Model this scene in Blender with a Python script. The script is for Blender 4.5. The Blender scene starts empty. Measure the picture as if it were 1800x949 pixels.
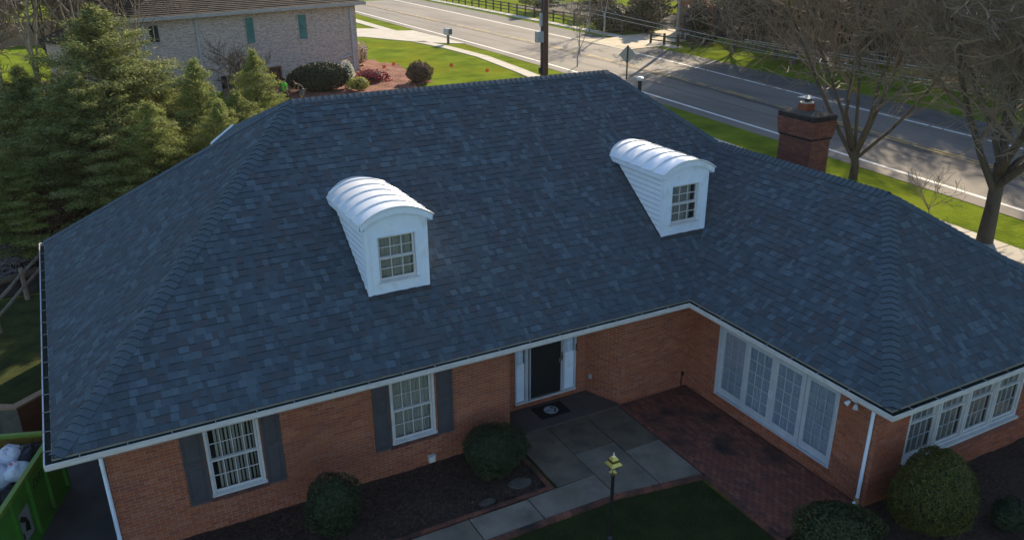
import bpy, math, random
import numpy as np
from mathutils import Vector, Matrix

# ------------------------------------------------------------------ camera, world, sun, exposure
scene = bpy.context.scene
COL = scene.collection
CAM = Vector((1.5312, -15.2964, 11.9649))
FW = Vector((0.43160, 0.81132, -0.39432)); RT = Vector((0.88160, -0.47196, -0.00613)); UP = Vector((0.19108, 0.34499, 0.91895))
FPX = 1447.1
cd = bpy.data.cameras.new("camera"); cam = bpy.data.objects.new("camera", cd); COL.objects.link(cam)
cd.sensor_width = 36; cd.lens = FPX / 1800 * 36; cd.shift_y = 31.5 / 1800
cd.clip_start = 0.1; cd.clip_end = 3000
mw = Matrix(((RT.x, UP.x, -FW.x, CAM.x), (RT.y, UP.y, -FW.y, CAM.y), (RT.z, UP.z, -FW.z, CAM.z), (0, 0, 0, 1)))
cam.matrix_world = mw
scene.camera = cam

SUN_EL = math.radians(25.0); SUN_AZ = math.atan2(0.74, 0.67)     # clockwise from +Y
world = bpy.data.worlds.new("World"); scene.world = world; world.use_nodes = True
wn = world.node_tree.nodes; wl = world.node_tree.links
bg = wn["Background"]; bg.inputs["Strength"].default_value = 0.108
sky = wn.new("ShaderNodeTexSky"); sky.sky_type = 'NISHITA'; sky.sun_disc = False
sky.sun_elevation = SUN_EL; sky.sun_rotation = SUN_AZ; sky.air_density = 1.0; sky.dust_density = 0.2; sky.ozone_density = 2.0
wl.new(sky.outputs[0], bg.inputs["Color"])
sd = bpy.data.lights.new("sun", 'SUN'); so = bpy.data.objects.new("sun", sd); COL.objects.link(so)
sd.energy = 5.0; sd.angle = math.radians(0.5); sd.color = (1.0, 0.83, 0.60)
tosun = Vector((math.sin(SUN_AZ) * math.cos(SUN_EL), math.cos(SUN_AZ) * math.cos(SUN_EL), math.sin(SUN_EL)))
so.rotation_euler = tosun.to_track_quat('Z', 'Y').to_euler(); so.location = (30, 30, 40)
scene.view_settings.view_transform = 'Standard'; scene.view_settings.look = 'None'
scene.view_settings.exposure = 1.0; scene.view_settings.gamma = 1.0

# ------------------------------------------------------------------ helpers
def inview(p, m=30):
    v = Vector(p) - CAM; z = v.dot(FW)
    if z < 0.5: return False
    x = 900 + FPX * v.dot(RT) / z; y = 506 - FPX * v.dot(UP) / z
    return -m < x < 1800 + m and -m < y < 949 + m

class MB:
    """collects shapes; build() links them as one mesh object"""
    def __init__(s, xf=None): s.v = []; s.f = []; s.m = []; s.xf = xf
    def add(s, vs, fs, mi=0):
        b = len(s.v)
        if s.xf: vs = [s.xf(p) for p in vs]
        s.v.extend([tuple(p) for p in vs]); s.f.extend([tuple(i + b for i in f) for f in fs]); s.m.extend([mi] * len(fs))
        return s
    def box(s, x0, x1, y0, y1, z0, z1, mi=0):
        return s.add([(x0,y0,z0),(x1,y0,z0),(x1,y1,z0),(x0,y1,z0),(x0,y0,z1),(x1,y0,z1),(x1,y1,z1),(x0,y1,z1)],
              [(0,3,2,1),(4,5,6,7),(0,1,5,4),(1,2,6,5),(2,3,7,6),(3,0,4,7)], mi)
    def bbox(s, x0, x1, y0, y1, z0, z1, b=0.01, mi=0):
        """box with bevelled vertical and top edges"""
        vs = []
        for (z, k) in ((z0, 0), (z1 - b, 0), (z1, b)):
            for (cx, cy, sx, sy) in ((x0,y0,1,1),(x1,y0,-1,1),(x1,y1,-1,-1),(x0,y1,1,-1)):
                pa = (cx + sx * (k), cy + sy * (k + b), z); pb = (cx + sx * (k + b), cy + sy * k, z)
                if (sx, sy) in ((1, 1), (-1, -1)): vs += [pa, pb]
                else: vs += [pb, pa]
        fs = [tuple(range(7, -1, -1)), tuple(range(16, 24))]
        for r in range(2):
            for i in range(8):
                j = (i + 1) % 8; fs.append((r*8+i, r*8+j, r*8+8+j, r*8+8+i))
        return s.add(vs, fs, mi)
    def tube(s, pts, rad, n=6, mi=0, cap=True):
        pts = [Vector(p) for p in pts]; k = len(pts)
        if not hasattr(rad, '__len__'): rad = [rad] * k
        vs = []; up = Vector((0.13, 0.21, 0.97))
        for i, p in enumerate(pts):
            t = (pts[min(i+1, k-1)] - pts[max(i-1, 0)])
            if t.length < 1e-9: t = Vector((0, 0, 1))
            t.normalize()
            a = t.cross(up)
            if a.length < 0.05: a = t.cross(Vector((1, 0, 0)))
            a.normalize(); b = t.cross(a)
            for j in range(n):
                w = 2 * math.pi * j / n
                vs.append(p + (a * math.cos(w) + b * math.sin(w)) * rad[i])
        fs = []
        for i in range(k - 1):
            for j in range(n):
                q = (j + 1) % n; fs.append((i*n+j, i*n+q, (i+1)*n+q, (i+1)*n+j))
        if cap: fs.append(tuple(range(n-1, -1, -1))); fs.append(tuple(range((k-1)*n, k*n)))
        return s.add(vs, fs, mi)
    def lathe(s, prof, c=(0,0,0), n=16, mi=0):
        vs = []; fs = []
        for (r, z) in prof:
            for j in range(n):
                w = 2*math.pi*j/n; vs.append((c[0]+r*math.cos(w), c[1]+r*math.sin(w), c[2]+z))
        for i in range(len(prof)-1):
            for j in range(n):
                q = (j+1) % n; fs.append((i*n+j, i*n+q, (i+1)*n+q, (i+1)*n+j))
        fs.append(tuple(range(n-1,-1,-1))); fs.append(tuple(range((len(prof)-1)*n, len(prof)*n)))
        return s.add(vs, fs, mi)
    def prism(s, poly, dvec, mi=0):
        """convex/any polygon extruded along dvec"""
        k = len(poly); d = Vector(dvec)
        vs = [Vector(p) for p in poly] + [Vector(p) + d for p in poly]
        fs = [tuple(range(k-1,-1,-1)), tuple(range(k, 2*k))] + [(i, (i+1)%k, (i+1)%k+k, i+k) for i in range(k)]
        return s.add(vs, fs, mi)
    def mesh(s, name, mats, smooth=False):
        me = bpy.data.meshes.new(name); me.from_pydata(s.v, [], s.f)
        for m in (mats if isinstance(mats, (list, tuple)) else [mats]): me.materials.append(m)
        if any(s.m): me.polygons.foreach_set('material_index', s.m)
        if smooth: me.polygons.foreach_set('use_smooth', [True] * len(me.polygons))
        me.update(); return me
    def build(s, name, mats, parent=None, smooth=False, **kw):
        o = bpy.data.objects.new(name, s.mesh(name, mats, smooth)); COL.objects.link(o)
        if parent is not None: o.parent = parent
        for k, v in kw.items(): o[k] = v
        return o

def place(me, name, parent, loc=(0,0,0), rot=None, mat=None, **kw):
    o = bpy.data.objects.new(name, me); COL.objects.link(o)
    if parent is not None: o.parent = parent
    if mat is not None: o.matrix_local = mat
    else:
        o.location = loc
        if rot: o.rotation_euler = rot
    for k, v in kw.items(): o[k] = v
    return o

def thing(name, label, cat, loc=(0,0,0), rotz=0, group=None):
    o = bpy.data.objects.new(name, None); COL.objects.link(o); o.location = loc; o.rotation_euler = (0,0,rotz)
    o.empty_display_size = 0.2
    return tag(o, label, cat, group)
def tag(o, label, cat, group=None):
    o['label'] = label; o['category'] = cat
    if group: o['group'] = group
    return o
def copy_tree(o, parent=None):
    c = o.copy(); COL.objects.link(c)
    if parent is not None: c.parent = parent
    for ch in list(o.children): copy_tree(ch, c)
    return c

# ------------------------------------------------------------------ materials
def mat(name, cols, scale=4.0, rough=0.85, bump=0.0, bscale=None, metal=0.0, pal=None, spec=0.3, detail=4, stretch=None, grime=None, coords='Object', bdist=0.02, trans=0.0):
    """cols: 1-4 base colours mixed by noise; pal: colours picked per piece (random per island + object)"""
    m = bpy.data.materials.new(name); m.use_nodes = True
    N = m.node_tree.nodes; L = m.node_tree.links; P = N["Principled BSDF"]
    P.inputs["Roughness"].default_value = rough; P.inputs["Metallic"].default_value = metal
    P.inputs["Specular IOR Level"].default_value = spec
    tc = N.new("ShaderNodeTexCoord"); src = tc.outputs[coords]
    if stretch:
        mp = N.new("ShaderNodeMapping"); mp.inputs["Scale"].default_value = stretch; L.new(src, mp.inputs["Vector"]); src = mp.outputs[0]
    nz = N.new("ShaderNodeTexNoise"); nz.inputs["Scale"].default_value = scale; nz.inputs["Detail"].default_value = detail
    nz.inputs["Roughness"].default_value = 0.62; L.new(src, nz.inputs["Vector"])
    def ramp(cs, fac, const=False):
        r = N.new("ShaderNodeValToRGB"); e = r.color_ramp
        if const: e.interpolation = 'CONSTANT'
        n = len(cs)
        for i, c in enumerate(cs):
            pos = (i / n) if const else (0.32 + 0.36 * i / max(1, n-1))
            if i < 2: el = e.elements[i]; el.position = pos
            else: el = e.elements.new(pos)
            el.color = (*c, 1)
        L.new(fac, r.inputs[0]); return r.outputs[0]
    if len(cols) == 1: cols = [cols[0], cols[0]]
    col = ramp(cols, nz.outputs[0])
    if pal:
        g = N.new("ShaderNodeNewGeometry"); oi = N.new("ShaderNodeObjectInfo")
        ad = N.new("ShaderNodeMath"); ad.operation = 'ADD'; L.new(g.outputs["Random Per Island"], ad.inputs[0]); L.new(oi.outputs["Random"], ad.inputs[1])
        fr = N.new("ShaderNodeMath"); fr.operation = 'FRACT'; L.new(ad.outputs[0], fr.inputs[0])
        pc = ramp(pal, fr.outputs[0], True)
        mx = N.new("ShaderNodeMix"); mx.data_type = 'RGBA'; mx.blend_type = 'MULTIPLY'; mx.inputs[0].default_value = 1
        L.new(pc, mx.inputs[6]); L.new(col, mx.inputs[7]); col = mx.outputs[2]
    if grime:
        gc, gs, lo, hi = grime
        n2 = N.new("ShaderNodeTexNoise"); n2.inputs["Scale"].default_value = gs; n2.inputs["Detail"].default_value = 5; L.new(src, n2.inputs["Vector"])
        mr = N.new("ShaderNodeMapRange"); mr.inputs[1].default_value = lo; mr.inputs[2].default_value = hi; L.new(n2.outputs[0], mr.inputs[0])
        mx = N.new("ShaderNodeMix"); mx.data_type = 'RGBA'; L.new(mr.outputs[0], mx.inputs[0]); L.new(col, mx.inputs[6]); mx.inputs[7].default_value = (*gc, 1); col = mx.outputs[2]
    L.new(col, P.inputs["Base Color"])
    if bump:
        b = N.new("ShaderNodeBump"); b.inputs["Strength"].default_value = bump; b.inputs["Distance"].default_value = bdist
        n3 = N.new("ShaderNodeTexNoise"); n3.inputs["Scale"].default_value = bscale or scale * 6; n3.inputs["Detail"].default_value = 4; L.new(src, n3.inputs["Vector"])
        L.new(n3.outputs[0], b.inputs["Height"]); L.new(b.outputs[0], P.inputs["Normal"])
    if trans:      # thin leaves let sunlight through
        tr = N.new("ShaderNodeBsdfTranslucent"); L.new(col, tr.inputs[0]); ms = N.new("ShaderNodeMixShader"); ms.inputs[0].default_value = trans
        L.new(P.outputs[0], ms.inputs[1]); L.new(tr.outputs[0], ms.inputs[2]); L.new(ms.outputs[0], N["Material Output"].inputs[0])
    return m

W1 = [(0.8,0.8,0.8),(1.0,1.0,1.0),(1.12,1.12,1.12)]
M = {}
M['shingle'] = mat('shingle', [(0.82,)*3, (1,)*3, (1.15,)*3], scale=60, rough=0.92, bump=0.5, bscale=260, spec=0.2, bdist=0.004,
    pal=[(0.073,0.100,0.125),(0.063,0.080,0.097),(0.082,0.110,0.137),(0.066,0.090,0.112),(0.073,0.080,0.092),(0.075,0.100,0.122),(0.059,0.075,0.092),(0.095,0.133,0.163),(0.070,0.094,0.116),(0.076,0.081,0.091),(0.080,0.104,0.127),(0.069,0.091,0.112),(0.065,0.084,0.101),(0.089,0.123,0.148)],
    grime=((0.066,0.077,0.083), 0.6, 0.52, 0.95))
M['cap'] = mat('cap_shingle', [(0.85,)*3, (1,)*3, (1.12,)*3], scale=50, rough=0.92, bump=0.5, bscale=220, spec=0.2, bdist=0.004,
    pal=[(0.078,0.108,0.132),(0.074,0.099,0.121),(0.085,0.116,0.142),(0.078,0.105,0.125)])
M['muntin2'] = mat('dull_muntin', [(0.34,0.37,0.41),(0.40,0.43,0.47)], rough=0.5)
M['board_shadow'] = mat('painted_board_shadow', [(0.22,0.25,0.30)], rough=0.9)  # grey strip below each siding board, painting in its shadow line
M['edge'] = mat('shingle_edge', [(0.006,0.008,0.012),(0.012,0.015,0.02)], rough=0.95)  # black asphalt butts; the dark colour also draws shadow lines between courses
M['deck'] = mat('roof_deck', [(0.02,0.026,0.036),(0.03,0.036,0.046)], rough=0.95)
M['brick'] = mat('brick', [(0.72,)*3, (1,)*3, (1.2,)*3], scale=30, rough=0.9, bump=0.4, bscale=120, spec=0.2, bdist=0.004,
    pal=[(0.331,0.112,0.062),(0.304,0.097,0.054),(0.359,0.131,0.073),(0.276,0.088,0.052),(0.322,0.112,0.068),(0.341,0.106,0.052),(0.257,0.085,0.058),(0.350,0.124,0.073),(0.313,0.101,0.057),(0.368,0.140,0.087),(0.304,0.106,0.064),(0.322,0.104,0.058)],
    grime=((0.184,0.068,0.046), 0.5, 0.50, 0.95))
M['mortar'] = mat('mortar', [(0.40,0.32,0.25),(0.50,0.40,0.31)], scale=9, rough=0.95, bump=0.3, bscale=60, grime=((0.24,0.15,0.11), 0.7, 0.45, 0.8))
M['chimbrick'] = mat('chimney_brick', [(0.7,)*3, (1,)*3, (1.2,)*3], scale=20, rough=0.9, bump=0.4, bscale=90, spec=0.2,
    pal=[(0.23,0.088,0.062),(0.195,0.074,0.054),(0.26,0.105,0.074),(0.21,0.082,0.062)])
M['soot'] = mat('sooted_brick', [(0.018,0.017,0.018),(0.05,0.04,0.038)], scale=3, rough=0.95, bump=0.4, bscale=20)
M['white'] = mat('white_paint', [(0.66,0.76,0.90),(0.74,0.83,0.95)], scale=2.5, rough=0.5, bump=0.05, bscale=30, grime=((0.52,0.53,0.52), 3.0, 0.56, 0.9))
M['trim'] = mat('trim_paint', [(0.50,0.50,0.50),(0.60,0.60,0.60)], scale=3, rough=0.55, grime=((0.42,0.41,0.38), 4.0, 0.56, 0.9))
M['gutter'] = mat('gutter_white', [(0.52,0.51,0.50),(0.64,0.63,0.62)], scale=4, rough=0.4, stretch=(1,1,5), grime=((0.36,0.36,0.33), 5.0, 0.52, 0.85))
M['gutterin'] = mat('gutter_lining', [(0.015,0.020,0.014),(0.04,0.055,0.032),(0.02,0.025,0.018)], scale=5, rough=0.8, bump=0.4, bscale=30)
M['siding'] = mat('gloss_siding', [(0.70,0.80,0.93),(0.78,0.86,0.97)], scale=2.5, rough=0.4, spec=0.5)
M['concrete2'] = mat('clean_concrete', [(0.17,0.140,0.105),(0.22,0.186,0.142),(0.27,0.23,0.18)], scale=1.2, rough=0.92, bump=0.35, bscale=70, detail=8, grime=((0.09,0.08,0.07), 1.6, 0.5, 0.85), pal=[(0.9,)*3,(1.0,)*3,(1.08,)*3], bdist=0.006)
M['chmortar'] = mat('chimney_mortar', [(0.10,0.075,0.065),(0.15,0.11,0.095)], scale=9, rough=0.95)
M['whitedoor'] = mat('white_door_paint', [(0.42,0.45,0.50),(0.50,0.53,0.58)], scale=2.5, rough=0.5)
M['metalroof'] = mat('dormer_metal', [(0.78,0.81,0.84),(0.88,0.90,0.92)], scale=3, rough=0.40, metal=0.30, spec=0.5, bump=0.08, bscale=6)
M['flash'] = mat('lead_flashing', [(0.03,0.032,0.036),(0.06,0.062,0.066)], scale=6, rough=0.6)
M['dripedge'] = mat('drip_edge', [(0.24,0.20,0.13),(0.32,0.27,0.18)], scale=6, rough=0.5)
M['shutter'] = mat('shutter_paint', [(0.060,0.058,0.066),(0.078,0.075,0.084)], scale=5, rough=0.6, bump=0.1, bscale=60)
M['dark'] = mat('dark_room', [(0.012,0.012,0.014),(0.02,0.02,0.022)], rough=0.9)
M['curtain'] = mat('curtain', [(0.36,0.35,0.31),(0.48,0.46,0.41)], scale=2, rough=0.9, stretch=(8,8,0.5))
M['blind'] = mat('blind', [(0.45,0.42,0.36),(0.58,0.55,0.48)], scale=3, rough=0.7)
M['sheer'] = mat('sheer_curtain', [(0.42,0.52,0.66),(0.54,0.64,0.78)], scale=1.2, rough=0.9, stretch=(3,3,0.6))
M['door'] = mat('door_dark', [(0.012,0.016,0.018),(0.02,0.024,0.026)], scale=3, rough=0.25, spec=0.6)
M['black'] = mat('black_metal', [(0.012,0.012,0.013),(0.02,0.02,0.02)], scale=8, rough=0.4, spec=0.5)
M['brass'] = mat('brass', [(0.75,0.55,0.12),(0.85,0.66,0.2)], scale=12, rough=0.28, metal=1.0)
M['concrete'] = mat('concrete', [(0.115,0.090,0.064),(0.155,0.125,0.090),(0.20,0.162,0.118)], scale=1.2, rough=0.92, bump=0.35, bscale=70, detail=8, grime=((0.045,0.045,0.043), 1.6, 0.5, 0.85), pal=[(0.86,)*3,(1.0,)*3,(0.92,)*3,(1.06,)*3], bdist=0.006)
M['porch'] = mat('porch_concrete', [(0.075,0.062,0.056),(0.10,0.086,0.078)], scale=1.5, rough=0.9, bump=0.3, bscale=70)
M['lightconc'] = mat('light_concrete', [(0.40,0.37,0.31),(0.50,0.47,0.40)], scale=0.7, rough=0.9, bump=0.2, bscale=30, detail=7)
M['paver'] = mat('paver', [(0.62,)*3, (1,)*3, (1.2,)*3], scale=14, rough=0.88, bump=0.5, bscale=60,
    pal=[(0.22,0.084,0.056),(0.19,0.070,0.048),(0.24,0.096,0.062),(0.16,0.064,0.048),(0.21,0.078,0.052),(0.14,0.060,0.045)], grime=((0.035,0.028,0.026), 1.1, 0.47, 0.66))
M['sand'] = mat('joint_sand', [(0.04,0.032,0.028),(0.07,0.055,0.045)], scale=6, rough=0.95)
M['mulch'] = mat('mulch', [(0.030,0.020,0.015),(0.070,0.044,0.032),(0.10,0.066,0.048)], scale=14, rough=0.95, bump=1.0, bscale=40, detail=8, bdist=0.05)
M['chip'] = mat('mulch_chip', [(1,)*3], rough=0.9, pal=[(0.06,0.035,0.025),(0.10,0.06,0.045),(0.035,0.025,0.02),(0.14,0.09,0.07),(0.05,0.03,0.022)])
M['redmulch'] = mat('red_mulch', [(0.12,0.045,0.03),(0.22,0.085,0.055),(0.30,0.13,0.085)], scale=6, rough=0.95, bump=1.0, bscale=9, detail=8, bdist=0.12)
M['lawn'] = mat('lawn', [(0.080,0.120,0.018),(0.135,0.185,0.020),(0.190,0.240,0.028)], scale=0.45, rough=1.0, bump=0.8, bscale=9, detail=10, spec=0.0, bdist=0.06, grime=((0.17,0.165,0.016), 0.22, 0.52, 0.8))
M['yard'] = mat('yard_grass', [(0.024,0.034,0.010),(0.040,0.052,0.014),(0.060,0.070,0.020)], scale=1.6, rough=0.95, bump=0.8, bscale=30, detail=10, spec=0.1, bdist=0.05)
M['asphalt'] = mat('asphalt', [(0.130,0.115,0.100),(0.175,0.158,0.138),(0.205,0.186,0.164)], scale=0.35, rough=0.9, bump=0.15, bscale=40, detail=10, stretch=(1.0,0.25,1.0), grime=((0.10,0.094,0.088), 0.5, 0.5, 0.9))
M['tar'] = mat('road_seam', [(0.06,0.055,0.05),(0.10,0.09,0.08)], scale=1.5, rough=0.9, stretch=(1,0.2,1))
M['shoulder'] = mat('shoulder_asphalt', [(0.075,0.075,0.075),(0.12,0.118,0.11)], scale=0.8, rough=0.92, bump=0.2, bscale=20)
M['linewhite'] = mat('line_white', [(0.62,0.61,0.57),(0.78,0.77,0.73)], scale=1.5, rough=0.8, grime=((0.30,0.29,0.27), 1.2, 0.6, 0.75))
M['lineyellow'] = mat('line_yellow', [(0.50,0.34,0.09),(0.58,0.40,0.12)], scale=1.5, rough=0.8, grime=((0.17,0.15,0.13), 0.9, 0.44, 0.6))
M['drive'] = mat('driveway', [(0.075,0.073,0.07),(0.12,0.117,0.11)], scale=1.0, rough=0.93, bump=0.3, bscale=50, detail=8)
M['litter'] = mat('leaf_litter', [(0.018,0.014,0.010),(0.034,0.026,0.018),(0.022,0.024,0.010)], scale=0.25, rough=0.95, bump=1.0, bscale=3, detail=9, bdist=0.3)
M['bark'] = mat('bark', [(0.055,0.044,0.034),(0.11,0.09,0.068),(0.085,0.085,0.05)], scale=6, rough=0.95, bump=0.8, bscale=18, stretch=(1,1,0.3), bdist=0.03)
M['twig'] = mat('twig', [(0.125,0.095,0.070),(0.28,0.22,0.165)], scale=1.5, rough=0.7)
M['palebark'] = mat('pale_bark', [(0.20,0.165,0.115),(0.32,0.27,0.19)], scale=4, rough=0.9, bump=0.4, bscale=20)
M['needle'] = mat('conifer_leaf', [(0.75,)*3,(1.1,)*3], scale=1.5, rough=0.75, trans=0.4, pal=[(0.17,0.21,0.055),(0.22,0.255,0.06),(0.13,0.17,0.05),(0.29,0.32,0.10),(0.09,0.125,0.04),(0.38,0.39,0.17)])
M['needle2'] = mat('conifer_leaf_yellow', [(0.8,)*3,(1.1,)*3], scale=1.5, rough=0.75, trans=0.4, pal=[(0.25,0.30,0.065),(0.31,0.35,0.08),(0.18,0.225,0.055),(0.40,0.42,0.16),(0.12,0.16,0.04)])
M['box'] = mat('boxwood_leaf', [(0.8,)*3,(1.1,)*3], scale=4, rough=0.6, pal=[(0.026,0.042,0.018),(0.036,0.056,0.022),(0.020,0.032,0.015),(0.046,0.066,0.026),(0.030,0.046,0.02)])
M['yew'] = mat('arborvitae_leaf', [(0.8,)*3,(1.1,)*3], scale=4, rough=0.6, pal=[(0.080,0.084,0.014),(0.10,0.104,0.018),(0.062,0.066,0.013),(0.12,0.12,0.024),(0.046,0.050,0.011)])
M['olive'] = mat('olive_leaf', [(0.8,)*3,(1.1,)*3], scale=4, rough=0.6, pal=[(0.045,0.056,0.018),(0.060,0.070,0.022),(0.034,0.044,0.016),(0.072,0.080,0.028)])
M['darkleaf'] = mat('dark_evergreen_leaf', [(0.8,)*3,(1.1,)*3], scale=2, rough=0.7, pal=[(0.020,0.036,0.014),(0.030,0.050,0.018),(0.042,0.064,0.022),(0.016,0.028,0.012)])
M['redleaf'] = mat('red_blossom', [(1,)*3], rough=0.7, pal=[(0.42,0.03,0.06),(0.30,0.02,0.045),(0.55,0.08,0.11),(0.20,0.02,0.03)])
M['rust'] = mat('rusty_leaf', [(1,)*3], rough=0.8, pal=[(0.12,0.055,0.035),(0.18,0.085,0.05),(0.08,0.045,0.03),(0.10,0.07,0.03)])
M['pinkleaf'] = mat('pale_blossom', [(1,)*3], rough=0.7, pal=[(0.62,0.48,0.42),(0.50,0.32,0.30),(0.7,0.62,0.52),(0.30,0.26,0.12)])
M['whiteleaf'] = mat('white_blossom', [(1,)*3], rough=0.7, trans=0.3, pal=[(0.72,0.70,0.58),(0.60,0.58,0.46),(0.8,0.78,0.68),(0.42,0.42,0.28)])
M['yellowleaf'] = mat('yellow_leaf', [(1,)*3], rough=0.7, trans=0.3, pal=[(0.34,0.34,0.05),(0.22,0.24,0.04),(0.42,0.40,0.08)])
M['straw'] = mat('pale_brush', [(1,)*3], rough=0.9, pal=[(0.30,0.28,0.30),(0.22,0.20,0.22),(0.36,0.34,0.34),(0.14,0.12,0.12)])
M['polewood'] = mat('pole_wood', [(0.085,0.042,0.026),(0.15,0.075,0.045)], scale=6, rough=0.9, bump=0.5, bscale=14, stretch=(1,1,0.15))
M['greymetal'] = mat('grey_metal', [(0.36,0.38,0.40),(0.46,0.48,0.50)], scale=4, rough=0.5, metal=0.2)
M['greypole'] = mat('grey_pole', [(0.22,0.22,0.22),(0.30,0.30,0.29)], scale=4, rough=0.8)
M['cable'] = mat('cable', [(0.05,0.05,0.05),(0.07,0.07,0.07)], rough=0.35, spec=0.6)
M['brightcable'] = mat('bright_cable', [(0.5,0.49,0.46),(0.6,0.59,0.55)], rough=0.3, metal=0.7)
M['fencewood'] = mat('fence_wood', [(0.035,0.03,0.026),(0.07,0.06,0.05)], scale=4, rough=0.9)
M['railwood'] = mat('rail_wood', [(0.14,0.12,0.085),(0.24,0.21,0.155)], scale=3, rough=0.9, bump=0.4)
M['tanwood'] = mat('tan_timber', [(0.30,0.19,0.11),(0.40,0.27,0.16)], scale=3, rough=0.85, bump=0.2)
M['timber'] = mat('brown_timber', [(0.15,0.075,0.04),(0.21,0.11,0.06)], scale=3, rough=0.85, bump=0.2)
M['greytimber'] = mat('grey_timber', [(0.10,0.10,0.08),(0.16,0.155,0.13)], scale=3, rough=0.85, bump=0.2)
M['dumpgreen'] = mat('dumpster_green', [(0.055,0.20,0.028),(0.075,0.25,0.036)], scale=1.5, rough=0.5, grime=((0.06,0.09,0.035), 1.6, 0.5, 0.8))
M['dumprim'] = mat('dumpster_rim', [(0.12,0.26,0.035),(0.22,0.24,0.04)], scale=3, rough=0.5)
M['rustin'] = mat('dumpster_inside', [(0.10,0.05,0.02),(0.32,0.20,0.03)], scale=2.2, rough=0.8)
M['decalgrey'] = mat('decal_grey', [(0.22,0.23,0.25),(0.27,0.28,0.30)], rough=0.6)
M['decaldark'] = mat('decal_dark', [(0.014,0.02,0.012),(0.02,0.026,0.016)], rough=0.6)
M['bagwhite'] = mat('bag_white', [(0.55,0.57,0.64),(0.68,0.70,0.76)], scale=3, rough=0.4, bump=0.9, bscale=9, bdist=0.05)
M['bagblack'] = mat('bag_black', [(0.012,0.012,0.014),(0.022,0.022,0.025)], scale=3, rough=0.3, bump=0.9, bscale=9, bdist=0.05)
M['red'] = mat('red_print', [(0.5,0.03,0.03),(0.6,0.05,0.04)], rough=0.5)
M['blueprint'] = mat('blue_print', [(0.05,0.09,0.4),(0.08,0.12,0.5)], rough=0.5)
M['debris'] = mat('debris', [(1,)*3], rough=0.9, pal=[(0.10,0.08,0.06),(0.05,0.045,0.04),(0.20,0.17,0.14),(0.03,0.03,0.035),(0.3,0.3,0.32),(0.12,0.06,0.04)])
M['matblack'] = mat('doormat_black', [(0.008,0.008,0.009),(0.014,0.014,0.015)], scale=40, rough=0.95, bump=0.4, bscale=200)
M['matgrey'] = mat('doormat_grey', [(0.36,0.37,0.40),(0.44,0.45,0.48)], scale=30, rough=0.95)
M['matred'] = mat('doormat_red', [(0.25,0.04,0.05)], rough=0.95)
M['matgold'] = mat('doormat_gold', [(0.4,0.28,0.05)], rough=0.95)
M['stone'] = mat('stone', [(0.075,0.065,0.052),(0.12,0.105,0.085)], scale=4, rough=0.9, bump=0.5)
M['shirt'] = mat('lime_shirt', [(0.16,0.72,0.06),(0.22,0.85,0.09)], scale=6, rough=0.85)
M['darkcloth'] = mat('dark_cloth', [(0.010,0.010,0.013),(0.02,0.02,0.024)], rough=0.9)
M['greycloth'] = mat('grey_cloth', [(0.20,0.20,0.21),(0.27,0.27,0.28)], rough=0.9)
M['skin'] = mat('skin', [(0.32,0.17,0.11),(0.38,0.21,0.14)], rough=0.6)
M['hair'] = mat('hair', [(0.015,0.012,0.01)], rough=0.8)
M['orange'] = mat('orange_flag', [(0.95,0.16,0.03)], rough=0.6)
M['terra'] = mat('clay_flue', [(0.20,0.055,0.032),(0.26,0.075,0.04)], scale=4, rough=0.8)
M['capmetal'] = mat('cap_metal', [(0.75,0.75,0.76),(0.82,0.82,0.83)], rough=0.35, metal=0.7)
M['signback'] = mat('sign_back', [(0.40,0.37,0.30),(0.46,0.43,0.35)], rough=0.8)
M['tanfence'] = mat('tan_fence', [(0.20,0.14,0.095),(0.27,0.19,0.13)], scale=0.8, rough=0.9)
M['nbroof'] = mat('brown_shingle', [(0.8,)*3,(1.15,)*3], scale=8, rough=0.9, pal=[(0.036,0.028,0.027),(0.046,0.035,0.033),(0.030,0.023,0.023),(0.055,0.042,0.038)])
M['nbtrim'] = mat('neighbour_trim', [(0.36,0.35,0.32),(0.44,0.43,0.40)], rough=0.6)
M['nbpipe'] = mat('neighbour_downspout', [(0.42,0.44,0.46),(0.52,0.54,0.56)], rough=0.5)
M['greenglass'] = mat('green_window', [(0.045,0.16,0.14),(0.09,0.25,0.22),(0.06,0.18,0.19)], scale=1.1, rough=0.15, spec=0.6)
M['blueglass'] = mat('blue_window', [(0.16,0.24,0.30),(0.24,0.34,0.40)], scale=1.3, rough=0.15, spec=0.6)
M['blackglass'] = mat('black_window', [(0.01,0.012,0.014),(0.03,0.035,0.035)], scale=2, rough=0.1, spec=0.7)
M['garage'] = mat('shed_wall', [(0.10,0.085,0.10),(0.14,0.12,0.14)], rough=0.8)
M['shedroof'] = mat('shed_gable', [(0.32,0.09,0.045),(0.40,0.13,0.06)], rough=0.8)
M['carpaint'] = mat('car_paint', [(0.03,0.034,0.045),(0.045,0.05,0.06)], rough=0.25, spec=0.7)
M['tyre'] = mat('tyre', [(0.012,0.012,0.012)], rough=0.9)
M['dirtwhite'] = mat('plaster_white', [(0.6,0.6,0.58),(0.7,0.7,0.68)], rough=0.5)

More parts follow.
